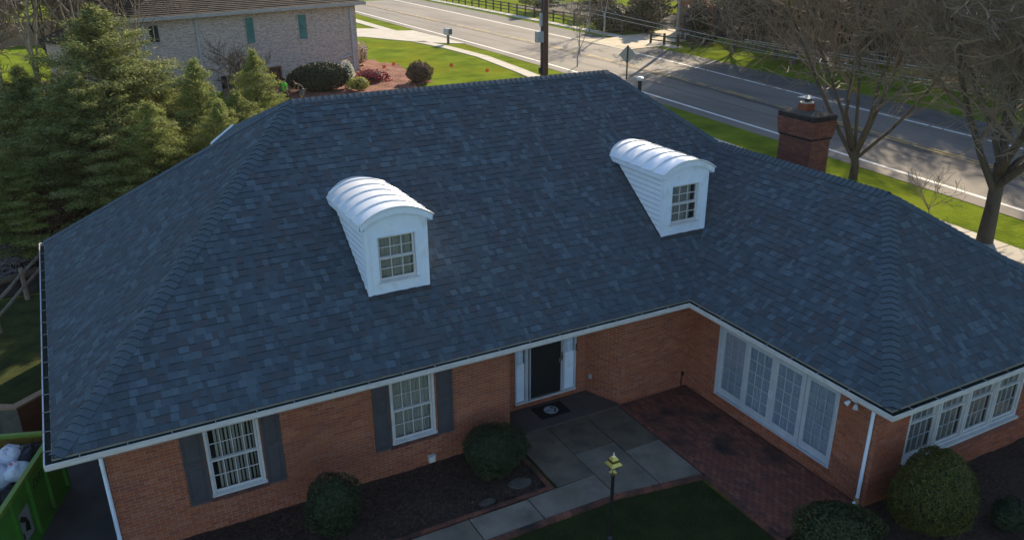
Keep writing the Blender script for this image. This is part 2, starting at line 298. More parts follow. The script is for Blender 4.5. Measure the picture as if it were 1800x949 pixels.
def nb_brick():
    """grey-brown brick of the far house: too far for single bricks, courses by brick texture"""
    m = mat('neighbour_brick', [(1,)*3], rough=0.9); N = m.node_tree.nodes; L = m.node_tree.links; P = N["Principled BSDF"]
    tc = N.new("ShaderNodeTexCoord"); sp = N.new("ShaderNodeSeparateXYZ"); cb = N.new("ShaderNodeCombineXYZ"); ad = N.new("ShaderNodeMath"); ad.operation = 'ADD'
    L.new(tc.outputs["Object"], sp.inputs[0]); L.new(sp.outputs[0], ad.inputs[0]); L.new(sp.outputs[1], ad.inputs[1])
    L.new(ad.outputs[0], cb.inputs[0]); L.new(sp.outputs[2], cb.inputs[1])
    br = N.new("ShaderNodeTexBrick"); L.new(cb.outputs[0], br.inputs[0]); br.inputs["Scale"].default_value = 1
    br.inputs["Brick Width"].default_value = 0.42; br.inputs["Row Height"].default_value = 0.095; br.inputs["Mortar Size"].default_value = 0.008
    br.inputs["Color1"].default_value = (0.40,0.345,0.30,1); br.inputs["Color2"].default_value = (0.56,0.49,0.43,1); br.inputs["Mortar"].default_value = (0.52,0.45,0.40,1); br.inputs["Bias"].default_value = 0.15
    nz = N.new("ShaderNodeTexNoise"); nz.inputs["Scale"].default_value = 3.6; nz.inputs["Detail"].default_value = 7
    mp = N.new("ShaderNodeMapping"); mp.inputs["Scale"].default_value = (1,3.5,1); L.new(cb.outputs[0], mp.inputs[0]); L.new(mp.outputs[0], nz.inputs[0])
    rp = N.new("ShaderNodeValToRGB"); rp.color_ramp.elements[0].position = 0.34; rp.color_ramp.elements[0].color = (0.62,0.60,0.60,1); rp.color_ramp.elements[1].position = 0.56; rp.color_ramp.elements[1].color = (1.15,1.12,1.1,1)
    L.new(nz.outputs[0], rp.inputs[0]); mx = N.new("ShaderNodeMix"); mx.data_type = 'RGBA'; mx.blend_type = 'MULTIPLY'; mx.inputs[0].default_value = 0.85
    L.new(br.outputs[0], mx.inputs[6]); L.new(rp.outputs[0], mx.inputs[7]); L.new(mx.outputs[2], P.inputs["Base Color"])
    return m
M['nbbrick'] = nb_brick()

def glass_mat():
    m = bpy.data.materials.new('window_glass'); m.use_nodes = True; N = m.node_tree.nodes; L = m.node_tree.links
    N.remove(N["Principled BSDF"]); out = N["Material Output"]
    t = N.new("ShaderNodeBsdfTransparent"); t.inputs[0].default_value = (0.94,0.96,0.96,1); g = N.new("ShaderNodeBsdfGlossy"); g.inputs["Roughness"].default_value = 0.03
    fz = N.new("ShaderNodeLayerWeight"); fz.inputs[0].default_value = 0.35
    mr = N.new("ShaderNodeMapRange"); mr.inputs[3].default_value = 0.03; mr.inputs[4].default_value = 0.45; L.new(fz.outputs["Fresnel"], mr.inputs[0])
    mx = N.new("ShaderNodeMixShader"); L.new(mr.outputs[0], mx.inputs[0]); L.new(t.outputs[0], mx.inputs[1]); L.new(g.outputs[0], mx.inputs[2]); L.new(mx.outputs[0], out.inputs[0])
    return m
M['glass'] = glass_mat()

# ------------------------------------------------------------------ terrain
def smooth(t): t = min(1, max(0, t)); return t * t * (3 - 2 * t)
def ground_z(x, y):
    t = max(smooth((x - 23.6) / 3.4), smooth((y - 17.5) / 13.0) if x > -4 else smooth((y - 17.5) / 30.0))
    z = 2.4 * t
    if x > 66: z += 9.0 * smooth((x - 66) / 70) + 8 * smooth((x - 110) / 250)
    if y > 110: z += 5.0 * smooth((y - 110) / 200)
    return z - 0.10 * (1 - t)
def sheet(name, xs, ys, m, dz=0.0, zf=ground_z, **kw):
    xs = np.array(xs); ys = np.array(ys)
    v = [(x, y, zf(x, y) + dz) for y in ys for x in xs]
    n = len(xs); f = [(j*n+i, j*n+i+1, (j+1)*n+i+1, (j+1)*n+i) for j in range(len(ys)-1) for i in range(n-1)]
    b = MB(); b.add(v, f); return b.build(name, m, smooth=True, **kw)
gx = sorted(set([round(v,2) for v in list(np.arange(-40, 24, 4.0)) + list(np.arange(23.5, 28.5, 0.5)) + list(np.arange(30, 70, 4.0)) + list(np.arange(70, 160, 10.0)) + [-900,-400,-200,-100,200,300,450,700,1000]]))
gy = sorted(set([round(v,2) for v in list(np.arange(-40, 17, 4.0)) + list(np.arange(17, 48, 1.5)) + list(np.arange(50, 120, 6.0)) + [-900,-300,-100,130,160,200,300,450,700,1000]]))
sheet('ground', gx, gy, M['lawn'], kind='structure')
# mown yard in the shade before and beside the house (a sheet a little above the terrain)
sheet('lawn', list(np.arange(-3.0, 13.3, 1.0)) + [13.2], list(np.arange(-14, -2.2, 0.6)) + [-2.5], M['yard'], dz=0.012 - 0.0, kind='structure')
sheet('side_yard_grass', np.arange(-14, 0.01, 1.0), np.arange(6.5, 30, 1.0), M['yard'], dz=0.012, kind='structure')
# wooded hillside beyond the road
sheet('woodland_floor_shade', list(np.arange(6.5, 16, 1.5)), list(np.arange(17.5, 36.1, 1.5)), M['litter'], dz=0.05, kind='structure')  # dark litter floor, extended so its colour stands in for shadow behind conifers
sheet('hillside', list(np.arange(60, 110, 4.0)) + [130,160,200,300,500], list(np.arange(-60, 100, 5.0)), M['litter'], dz=0.03, kind='structure')
sheet('woodland_floor_shade', list(np.arange(-14, 8, 1.5)), list(np.arange(17.5, 48.1, 1.5)) + [51,54], M['litter'], dz=0.04, kind='structure')

# ------------------------------------------------------------------ road
YS = np.array([-80,-20,1.4,5.7,15.2,25.5,38.7,45,61.6,94,150,300.])
NE = np.array([26,30,31.9,32.6,33.5,34.5,35.7,36.1,36.9,38.3,40.5,46.])
YE = np.array([30.5,34.6,36.2,36.8,38.2,39.7,41.2,41.6,42.2,43.1,45.5,51.])
FE = np.array([34.5,38.6,40.4,41.0,42.2,43.3,45.3,45.9,47.0,49.3,52.5,58.])
def sm(arr, y):
    return float(sum(np.interp(y + d, YS, arr) * w for d, w in ((-9,.1),(-5,.2),(0,.4),(5,.2),(9,.1))))
def strip(name, fa, fb, ya, yb, m, dz, step=3.0, th=0.0, parent=None, zf=lambda x, y: 2.4, wob=0, **kw):
    b = MB(); ys = np.arange(ya, yb + 0.01, step); n = len(ys); v = []
    for y in ys:
        y = float(y); xa, xb = fa(y), fb(y)
        if wob: xa += random.uniform(-wob, wob); xb += random.uniform(-wob, wob)
        v += [(xa, y, zf(xa, y) + dz), (xb, y, zf(xb, y) + dz)]
        if th: v += [(xb, y, zf(xb, y) + dz - th), (xa, y, zf(xa, y) + dz - th)]
    k = 4 if th else 2
    f = [(i*k, i*k+1, (i+1)*k+1, (i+1)*k) for i in range(n-1)]
    if th: f += [(i*k+1, i*k+2, (i+1)*k+2, (i+1)*k+1) for i in range(n-1)] + [(i*k+3, i*k, (i+1)*k, (i+1)*k+3) for i in range(n-1)] + [(0,3,2,1), ((n-1)*k,(n-1)*k+1,(n-1)*k+2,(n-1)*k+3)]
    b.add(v, f); return b.build(name, m, parent, **kw)
near = lambda d: (lambda y: sm(NE, y) + d)
yel = lambda d: (lambda y: sm(YE, y) + d)
far = lambda d: (lambda y: sm(FE, y) + d)
random.seed(5)
road = strip('road', near(-1.0), far(0.6), -80, 300, M['asphalt'], 0.02, kind='structure')
strip('road_shoulder', far(0.6), far(3.6), -80, 300, M['shoulder'], 0.018, kind='structure')
strip('edge_line', near(-0.11), near(0.11), -80, 200, M['linewhite'], 0.028, parent=road)
strip('edge_line', far(-0.11), far(0.11), -80, 200, M['linewhite'], 0.028, parent=road)
strip('centre_seam', yel(-0.75), yel(0.10), -80, 200, M['tar'], 0.024, parent=road, step=1.0, wob=0.12)
strip('centre_line', yel(-0.22), yel(-0.08), -80, 200, M['lineyellow'], 0.029, parent=road)
strip('centre_line', yel(0.10), yel(0.24), -80, 200, M['lineyellow'], 0.029, parent=road)
strip('lane_seam', near(2.6), near(2.72), -80, 200, M['tar'], 0.0235, parent=road, step=2.0, wob=0.05)
strip('far_sidewalk', far(4.6), far(5.7), 45.5, 300, M['lightconc'], 0.08, th=0.1, kind='structure')
sw = lambda d: (lambda y: float(np.interp(y, [-20,-1,15,38,41.3,49.5,57,62], [25.2,26.9,28.8,31.3,31.8,32.8,32.75,32.2])) + d)
# near pavement as single slabs
swr = thing('sidewalk', '', '')
del swr['category']; del swr['label']; swr['kind'] = 'structure'
yy = -14.0
while yy < 61.5:
    strip('slab', sw(0), sw(1.05), yy, yy + 1.46, M['lightconc'], 0.05, step=0.73, th=0.12, parent=swr, zf=ground_z); yy += 1.5
# neighbour's drive apron
b = MB(); poly = [(18.5,77),(24,72.3),(29.37,68.8),(31.2,64.6),(32.6,61.7),(34.0,60.0),(35.9,58.4),(36.0,72),(34.2,72.5),(33,76),(24,82),(18.5,86)]
b.prism([(x, y, 2.35) for x, y in poly], (0,0,0.10)); b.build('neighbour_driveway', M['lightconc'], kind='structure')
b = MB(); b.prism([(33.2,72.7,2.38),(34.3,72.2,2.38),(35.2,98,2.38),(33.8,98,2.38)], (0,0,0.08)); b.build('neighbour_footpath', M['lightconc'], kind='structure')
# far side drive (sandy, in the sun)
b = MB(); b.prism([(46.0,46.6,2.33),(50.6,47.2,2.33),(53.6,49.0,2.33),(58,50.4,2.33),(63,55,2.33),(60,58.5,2.33),(54.5,56.2,2.33),(51.6,55.6,2.33),(48.6,54.2,2.33),(46.6,56.5,2.33)], (0,0,0.14)); b.build('far_driveway', mat('sandy_drive', [(0.42,0.36,0.26),(0.52,0.46,0.34)], scale=0.6, rough=0.95, grime=((0.25,0.25,0.10), 0.4, 0.55, 0.8)), kind='structure')

# ------------------------------------------------------------------ OUR HOUSE
Z0 = 3.094; PT = 0.7335; Wd = 13.42; Lh = 23.28; XE = 14.994; DW = 6.30; OV = 0.697
yR = 6.687; zR = Z0 + PT * yR
pA = Vector((6.687, yR, zR)); pB = Vector((16.69, yR, zR)); pC = Vector((0, Wd, Z0)); pD = Vector((0, 0, Z0)); pE = Vector((XE, 0, Z0))
pF = Vector((19.06, 3.974, 6.009)); pG = Vector((19.06, -2.32, 6.009)); pH = Vector((XE, -DW, Z0)); pI = Vector((23.33, -DW, Z0)); pJ = Vector((23.33, Wd, Z0))
house = thing('brick_house', 'red brick single-storey house with blue-grey shingled hip roof, two white dormers and a front wing', 'house')
deck = MB()
deck.add([pD,pE,pF,pB,pA,pH,pG,pI,pC,pJ], [(0,1,2,3,4),(1,5,6,2),(5,7,6),(8,0,4),(9,8,4,3),(7,9,3,2,6)])
roof = deck.build('roof', M['deck'], house)
soff = MB(); zs = Z0 - 0.16
soff.add([(0,0,zs),(XE,0,zs),(XE,-DW,zs),(23.33,-DW,zs),(23.33,Wd,zs),(0,Wd,zs)], [(0,5,4,1),(1,4,3,2)])
soff.build('soffit', M['white'], house)

def clip_poly(poly, plane_pts):
    """Sutherland-Hodgman, convex CCW plane_pts, 2-D"""
    out = poly
    n = len(plane_pts)
    for i in range(n):
        a = plane_pts[i]; c = plane_pts[(i+1) % n]; inp = out; out = []
        ex, ey = c[0]-a[0], c[1]-a[1]
        def side(p): return ex*(p[1]-a[1]) - ey*(p[0]-a[0])
        for k in range(len(inp)):
            p = inp[k]; q = inp[(k+1) % len(inp)]; sp_, sq = side(p), side(q)
            if sp_ >= 0: out.append(p)
            if sp_ * sq < 0:
                t = sp_ / (sp_ - sq); out.append((p[0]+(q[0]-p[0])*t, p[1]+(q[1]-p[1])*t))
        if not out: return []
    return out
EXP = 0.178
shingle_single = []        # (distance, matrix, width index)
rest = MB()
random.seed(11)
WID = [0.09, 0.125, 0.16, 0.21]
TH = 0.019; TL = 0.007
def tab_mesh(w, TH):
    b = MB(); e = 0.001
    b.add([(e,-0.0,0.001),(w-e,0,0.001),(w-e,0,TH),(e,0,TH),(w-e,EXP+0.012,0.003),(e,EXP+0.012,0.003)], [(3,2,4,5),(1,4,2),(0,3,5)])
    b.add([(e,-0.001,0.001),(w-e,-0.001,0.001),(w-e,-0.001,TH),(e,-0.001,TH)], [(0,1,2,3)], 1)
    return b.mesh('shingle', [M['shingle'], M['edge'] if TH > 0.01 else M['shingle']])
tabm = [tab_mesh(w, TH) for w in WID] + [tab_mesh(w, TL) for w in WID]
def lay(poly3, o, u):
    """shingle a planar face: o origin on eave, u unit along eave (CCW seen from outside)"""
    u = Vector(u).normalized(); o = Vector(o)
    nn = Vector((0,0,0))
    for i in range(1, len(poly3)-1): nn += (poly3[i]-poly3[0]).cross(poly3[i+1]-poly3[0])
    nn.normalize(); vv = nn.cross(u); vv.normalize()
    P2 = [((p-o).dot(u), (p-o).dot(vv)) for p in poly3]
    umin = min(p[0] for p in P2); umax = max(p[0] for p in P2); vmax = max(p[1] for p in P2)
    Mx = Matrix(((u.x,vv.x,nn.x,0),(u.y,vv.y,nn.y,0),(u.z,vv.z,nn.z,0),(0,0,0,1)))
    k = 0; v0 = -0.02
    while v0 < vmax:
        x = umin - random.uniform(0, 0.3)
        while x < umax:
            wi = random.choices(range(4), (2,3,4,2))[0]; w = WID[wi]
            up_ = random.random() < 0.58; lift = 0.0; th_ = TH if up_ else TL
            q = [(x+0.002, v0), (x+w-0.002, v0), (x+w-0.002, v0+EXP+0.012), (x+0.002, v0+EXP+0.012)]
            P2e = P2
            c = clip_poly(q, P2e) if v0 > 0 else clip_poly([(a, max(b_, 0.0)) for a, b_ in q], P2e)
            full = len(c) == 4 and v0 > 0 and abs((max(p[0] for p in c)-min(p[0] for p in c))-(w-0.004)) < 1e-4 and abs((max(p[1] for p in c)-min(p[1] for p in c))-(EXP+0.012)) < 1e-4
            pos = o + u*x + vv*v0 + nn*lift
            if full:
                Mt = Mx.copy(); Mt.translation = pos
                cpt = pos + u*w/2
                if inview(cpt, 0): shingle_single.append(((cpt-CAM).length, Mt, wi + (0 if up_ else 4))); x += w; continue
            if len(c) >= 3:
                def h(p): return lift + th_ + (0.003-th_) * (p[1]-v0)/(EXP+0.012)
                top = [o+u*p[0]+vv*p[1]+nn*h(p) for p in c]; bot = [o+u*p[0]+vv*p[1]+nn*0.001 for p in c]; n = len(c)
                fs = [tuple(range(n))]
                for i in range(n):
                    j = (i+1) % n
                    if abs(c[i][1]-c[j][1]) < 1e-6 and abs(c[i][1]-max(v0,0)) < 1e-6: fs.append((i+n, j+n, j, i))
                rest.add(top, fs[:1])
                for f_ in fs[1:]: rest.add([(top+bot)[q_] for q_ in f_], [(0,1,2,3)], 1 if up_ else 0)
            x += w
        v0 += EXP; k += 1
lay([pD,pE,pF,pB,pA], pD, (1,0,0))
lay([pE,pF,pG,pH][::-1], pE, (0,-1,0))
lay([pH,pI,pG], pH, (1,0,0))
lay([pC,pD,pA], pC, (0,-1,0))
random.seed(3)
shingle_single.sort(key=lambda t: t[0])
for d, Mt, wi in shingle_single[:300]: place(tabm[wi], 'shingle', roof, mat=Mt)
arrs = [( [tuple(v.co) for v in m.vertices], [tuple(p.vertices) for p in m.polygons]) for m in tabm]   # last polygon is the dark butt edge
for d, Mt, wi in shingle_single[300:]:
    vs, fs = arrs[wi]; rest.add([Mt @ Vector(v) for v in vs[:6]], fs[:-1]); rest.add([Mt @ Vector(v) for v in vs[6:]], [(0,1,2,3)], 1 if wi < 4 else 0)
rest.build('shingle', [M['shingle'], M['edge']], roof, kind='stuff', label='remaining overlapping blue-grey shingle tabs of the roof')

def caps(a, b_, n1, n2, half=0.185, single=True, exp=0.172):
    """bent cap pieces laid from a (low) to b_ (high); n1,n2 outward normals of the two planes"""
    a = Vector(a); b_ = Vector(b_); t = (b_-a); Ln = t.length; t.normalize()
    n1 = Vector(n1).normalized(); n2 = Vector(n2).normalized(); up = (n1+n2).normalized()
    s1 = n1.cross(t).normalized(); s2 = n2.cross(t).normalized()
    if s1.dot(s2) > 0: s2 = -s2
    if s1.dot(n2) > 0: s1 = -s1
    if s2.dot(n1) > 0: s2 = -s2
    Lc = exp + 0.05; pts = []; sec = []
    for (off, hh) in ((0, 0.034), (Lc, 0.014)):
        for s_, n_, k in ((s1,n1,1.0),(s1,n1,0.45),(None,up,0),(s2,n2,0.45),(s2,n2,1.0)):
            p = t*off + n_*hh*1.0
            if s_ is None: p = t*off + up*(hh*1.25)
            else: p = t*off + s_*half*k + n_*(hh+0.002)
            pts.append(p)
    for s_, n_, k in ((s1,n1,1.0),(s1,n1,0.45),(None,up,0),(s2,n2,0.45),(s2,n2,1.0)):
        pts.append(up*0.012 if s_ is None else s_*half*k + n_*0.012)
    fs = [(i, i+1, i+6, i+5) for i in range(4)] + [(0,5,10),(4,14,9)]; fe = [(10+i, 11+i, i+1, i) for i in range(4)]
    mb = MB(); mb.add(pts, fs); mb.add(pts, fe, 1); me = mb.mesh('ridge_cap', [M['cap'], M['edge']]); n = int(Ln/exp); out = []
    allb = MB()
    for i in range(n):
        p = a + t*(i*exp)
        if single: place(me, 'ridge_cap', roof, loc=p)
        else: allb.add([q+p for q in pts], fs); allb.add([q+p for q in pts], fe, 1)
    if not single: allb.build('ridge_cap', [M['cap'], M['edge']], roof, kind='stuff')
NF = Vector((0,-PT,1)); NL = Vector((-PT,0,1)); NBk = Vector((0,PT,1)); NR = Vector((PT,0,1))
caps(pD + Vector((0.05,0.05,0.03)), pA, NF, NL)
caps(pC, pA, NL, NBk, single=False)
caps(pA, pB, NF, NBk)
caps(pF, pB, NF, NR, single=False)
caps(pG, pF, NL, NR)
caps(pH + Vector((0.05,0.05,0.03)), pG, NL, NF)
caps(pI, pG, NF, NR, single=False)
# woven valley: thin metal-dark line hidden under tabs
vb = MB(); dv = (pF-pE).normalized(); sd1 = Vector((-0.70,0.70,0)); 

# fascia, gutter along C-D-E-H-I
path = [Vector((0,Wd,0)), Vector((0,0,0)), Vector((XE,0,0)), Vector((XE,-DW,0)), Vector((23.33,-DW,0))]
def offs(d):
    out = []
    n = len(path)
    for i, p in enumerate(path):
        def nrm(a, b): t = (b-a).normalized(); return Vector((t.y, -t.x, 0))
        ns = []
        if i > 0: ns.append(nrm(path[i-1], p))
        if i < n-1: ns.append(nrm(p, path[i+1]))
        if len(ns) == 1: out.append(p + ns[0]*d)
        else:
            m_ = ns[0] + ns[1]; out.append(p + m_ * (d / (1 + ns[0].dot(ns[1]))))
    return out
def sweep(prof, name, m, closed=True, parent=house):
    """prof: list of (offset outward, z)"""
    b = MB(); k = len(prof); cols = [offs(d) for d, z in prof]; n = len(path)
    vs = [Vector((cols[j][i].x, cols[j][i].y, prof[j][1])) for i in range(n) for j in range(k)]
    fs = []
    for i in range(n-1):
        for j in range(k if closed else k-1):
            q = (j+1) % k; fs.append((i*k+j, i*k+q, (i+1)*k+q, (i+1)*k+j))
    if closed: fs += [tuple(range(k)), tuple(range((n-1)*k, n*k))[::-1]]
    b.add(vs, fs); return b.build(name, m, parent)
zt = Z0 - 0.035
sweep([(-0.02,zt),(0.0,zt),(0.0,zt-0.17),(-0.02,zt-0.17)], 'fascia', M['white'])
gut = sweep([(0.004,zt-0.005),(0.004,zt-0.13),(0.11,zt-0.14),(0.150,zt-0.10),(0.155,zt+0.012),(0.128,zt+0.012),(0.128,zt-0.004),(0.142,zt-0.006),(0.138,zt-0.09),(0.105,zt-0.125),(0.012,zt-0.118),(0.012,zt-0.005)], 'gutter', M['gutter'])
sweep([(0.0125,zt+0.0),(0.0125,zt-0.10),(0.102,zt-0.105),(0.134,zt-0.075),(0.1345,zt-0.025),(0.130,zt-0.025),(0.128,zt-0.068),(0.098,zt-0.085),(0.018,zt-0.080),(0.018,zt+0.0)], 'gutter_lining', M['gutterin'], parent=gut)
sweep([(-0.03,Z0+0.004),(0.016,Z0-0.016),(0.016,Z0-0.024),(-0.03,Z0-0.008)], 'drip_edge', M['dripedge'])
bm_ = MB(); bm_.box(-0.009,0.009,0.0,0.15,0.004,0.012); bm_.box(-0.014,0.014,0.128,0.158,0.0125,0.0225); brk = bm_.mesh('gutter_bracket', mat('bracket_metal', [(0.26,0.27,0.27),(0.34,0.35,0.35)], rough=0.5))
for i in range(len(path)-1):
    a, b_ = path[i], path[i+1]; t = (b_-a).normalized(); nr = Vector((t.y,-t.x,0)); ang = math.atan2(-nr.x, nr.y)
    s_ = 0.45 if i != 0 else 0.3
    while s_ < (b_-a).length - 0.3:
        p = a + t*s_; place(brk, 'gutter_bracket', gut, loc=(p.x, p.y, zt+0.002), rot=(0,0,ang)); s_ += 0.80 + random.uniform(-0.04,0.04)
# little end piece of the rear left corner
b = MB(); b.box(-0.15,-0.02,Wd-0.02,Wd+0.02,zt-0.12,zt+0.01); b.build('gutter_end', M['white'], gut)

# ---------------- walls
brick_single = []; brick_rest = {}
BL, BH, BM = 0.228, 0.0655, 0.0125
RH = BH + BM
def wall(o, d, length, z1, openings=(), m=None, chim=False, z0=-0.15, nrel=True, hide=False, fw=0.0):
    """o (x,y) start, d unit; outward normal is d rotated -90; openings (s0,s1,z0,z1)"""
    d = Vector((d[0], d[1], 0)).normalized(); nr = Vector((d.y, -d.x, 0)); o = Vector((o[0], o[1], 0))
    def xf(p): return o + d*p[0] + nr*p[1] + Vector((0,0,p[2]))
    b = MB(xf)
    ss = sorted(set([0, length] + [v for op in openings for v in op[:2]])); zz = sorted(set([z0, z1] + [v for op in openings for v in op[2:4]]))
    ss = [v for v in ss if 0 <= v <= length]; zz = [v for v in zz if z0 <= v <= z1]
    for i in range(len(ss)-1):
        for j in range(len(zz)-1):
            cs, cz = (ss[i]+ss[i+1])/2, (zz[j]+zz[j+1])/2
            if any(op[0] < cs < op[1] and op[2] < cz < op[3] for op in openings): continue
            b.add([(ss[i],0,zz[j]),(ss[i+1],0,zz[j]),(ss[i+1],0,zz[j+1]),(ss[i],0,zz[j+1])], [(0,1,2,3)])
    D = -0.14
    for (a, c, e, f) in [op[:4] for op in openings]:
        b.add([(a,0,e),(c,0,e),(c,D,e),(a,D,e)], [(0,1,2,3)]); b.add([(a,0,f),(a,D,f),(c,D,f),(c,0,f)], [(0,1,2,3)])
        b.add([(a,0,e),(a,D,e),(a,D,f),(a,0,f)], [(0,1,2,3)]); b.add([(c,0,e),(c,0,f),(c,D,f),(c,D,e)], [(0,1,2,3)])
    w = b.build('wall', m or M['mortar'], house)
    if hide: return w
    rb = MB(xf); row = 0; z = z0
    while z + BH <= z1:
        ivs = [(0.0, length)]
        for (a, c, e, f) in [op[:4] for op in openings]:
            if z + BH > e + 0.004 and z < f - 0.004:
                new = []
                for (p, q) in ivs:
                    if a > p: new.append((p, min(q, a)))
                    if c < q: new.append((max(p, c), q))
                ivs = [(p, q) for p, q in new if q - p > 0.02]
        off = -(BL+BM)/2 * (row % 2)
        for (p, q) in ivs:
            k = math.floor((p-off)/(BL+BM))
            while True:
                a = off + k*(BL+BM); c = a+BL; k += 1
                if a >= q: break
                a2, c2 = max(a, p), min(c, q)
                if c2 - a2 < 0.02: continue
                if 0 < q-c2 < 0.032: c2 = q
                if 0 < a2-p < 0.032: a2 = p
                pr = 0.009 + random.uniform(-0.0015, 0.0015)
                full = abs(c2-a2-BL) < 1e-6
                cen = xf(((a2+c2)/2, 0, z+BH/2))
                if full and inview(cen, 0):
                    brick_single.append(((cen-CAM).length, w, xf((a2, pr-0.009, z)), d, rb))
                else: rb.box(a2, c2, -0.002, pr, z, z+BH)
        z += RH; row += 1
    brick_rest[w.name] = (w, rb)
    return w
random.seed(21)
XW = 15.691; YB = 1.75; ZW = Z0 - 0.16
win_front = [(2.66-0.697, 3.82-0.697, 0.80, 2.52), (6.79-0.697, 7.92-0.697, 0.80, 2.52)]
wall((0.697, OV), (1,0), 9.95-0.697, ZW, win_front)
wall((9.95, OV), (0,1), YB-OV, ZW)
wall((9.95, YB), (1,0), 12.92-9.95, ZW, [(10.66-9.95, 12.58-9.95, 0.24, 2.42)])
dd = Vector((13.38-12.92, OV-YB)); wall((12.92, YB), dd, dd.length, ZW)
wall((13.38, OV), (1,0), XW-13.38, ZW)
wall((XW, OV), (0,-1), OV+5.60, ZW, [(OV+0.50, OV+4.52, 0.36, 2.44)])
wall((XW, -5.603), (1,0), 22.58-XW, ZW, [(16.70-XW, 20.92-XW, 0.86, 2.44)])
wall((22.58, -5.603), (0,1), Wd-OV+5.603, ZW, m=M['chimbrick'], hide=True)
wall((22.58, Wd-OV), (-1,0), 22.58-0.697, ZW, m=M['chimbrick'], hide=True)
wall((0.697, Wd-OV), (0,-1), Wd-2*OV, ZW, m=M['chimbrick'], hide=True)
brick_single.sort(key=lambda t: t[0])
b = MB(); b.box(0, BL, 0.0, 0.010, 0, BH); bmesh_ = b.mesh('brick', M['brick'])
for i, (ds_, w, p, d, rb) in enumerate(brick_single):
    nr = Vector((d.y, -d.x, 0))
    Mt = Matrix(((d.x, nr.x, 0, p.x), (d.y, nr.y, 0, p.y), (0, 0, 1, p.z), (0,0,0,1)))
    if i < 300: place(bmesh_, 'brick', w, mat=Mt)
    else:
        keep = rb.xf; rb.xf = lambda q, Mt=Mt: Mt @ Vector(q); rb.box(0, BL, -0.002, 0.010 + random.uniform(-0.0015,0.0015), 0, BH); rb.xf = keep
for w, rb in brick_rest.values(): rb.build('brick', M['brick'], w, kind='stuff')

# ---------------- windows
def frame_xf(o, d):
    d = Vector((d[0], d[1], 0)).normalized(); nr = Vector((d.y, -d.x, 0)); o = Vector(o)
    return (lambda p: o + d*p[0] + nr*p[1] + Vector((0,0,p[2]))), d, nr
_pane = {}
def pane_mesh(w, h):
    k = (round(w,3), round(h,3))
    if k not in _pane:
        b = MB(); b.box(0, w, -0.002, 0.002, 0, h); _pane[k] = b.mesh('pane', M['glass'])
    return _pane[k]
def sash(par, xf, d, nr, s0, s1, z0, z1, cols, rows, dep, fr=0.045, mt=0.018, name='sash', bottom=None, paint='white', mpaint=None):
    """a sash: frame, muntins, a pane of glass per light"""
    b = MB(xf); t = dep; bt = bottom or fr
    b.box(s0, s0+fr, t-0.035, t, z0, z1); b.box(s1-fr, s1, t-0.035, t, z0, z1)
    b.box(s0+fr, s1-fr, t-0.034, t-0.001, z0, z0+bt); b.box(s0+fr, s1-fr, t-0.034, t-0.001, z1-fr, z1)
    b.build(name, M[paint], par)
    a, c, e, f = s0+fr, s1-fr, z0+bt, z1-fr
    pw = (c-a-(cols-1)*mt)/cols; ph = (f-e-(rows-1)*mt)/rows
    for i in range(1, cols):
        x = a+i*(pw+mt)-mt; b = MB(xf); b.box(x, x+mt, t-0.027, t-0.006, e, f); b.build('muntin', M[mpaint or paint], par)
    for j in range(1, rows):
        z = e+j*(ph+mt)-mt; b = MB(xf); b.box(a, c, t-0.026, t-0.008, z, z+mt); b.build('muntin', M[mpaint or paint], par)
    me = pane_mesh(pw, ph)
    for i in range(cols):
        for j in range(rows):
            p = xf((a+i*(pw+mt), t-0.017, e+j*(ph+mt)))
            place(me, 'pane', par, mat=Matrix(((d.x, nr.x, 0, p.x), (d.y, nr.y, 0, p.y), (0,0,1,p.z), (0,0,0,1))))
def drape(par, xf, s0, s1, z0, z1, dep, kind='curtain', gap=None):
    b = MB(xf)
    if kind == 'blind':
        x = s0; i = 0
        while x < s1 - 0.05:
            if random.random() > 0.08:
                w = 0.062; a = random.uniform(0.45, 0.8); b.add([(x, dep, z0),(x+w*math.cos(a), dep-w*math.sin(a), z0),(x+w*math.cos(a), dep-w*math.sin(a), z1),(x, dep, z1)], [(0,1,2,3)])
            x += 0.078
        b.build('vertical_blind', M['blind'], par)
    else:
        n = int((s1-s0)/0.02); v = []
        for i in range(n+1):
            x = s0+(s1-s0)*i/n; y = dep-0.02+0.018*math.sin(i*1.25)+0.01*math.sin(i*0.53)
            v += [(x, y, z0),(x, y, z1)]
        b.add(v, [(2*i, 2*i+2, 2*i+3, 2*i+1) for i in range(n)]); b.build('curtain', M['sheer' if kind == 'sheer' else 'curtain'], par)
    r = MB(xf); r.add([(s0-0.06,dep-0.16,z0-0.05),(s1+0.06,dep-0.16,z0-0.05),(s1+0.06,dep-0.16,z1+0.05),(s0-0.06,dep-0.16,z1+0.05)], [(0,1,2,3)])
    r.build('dark_interior', M['dark'], par)
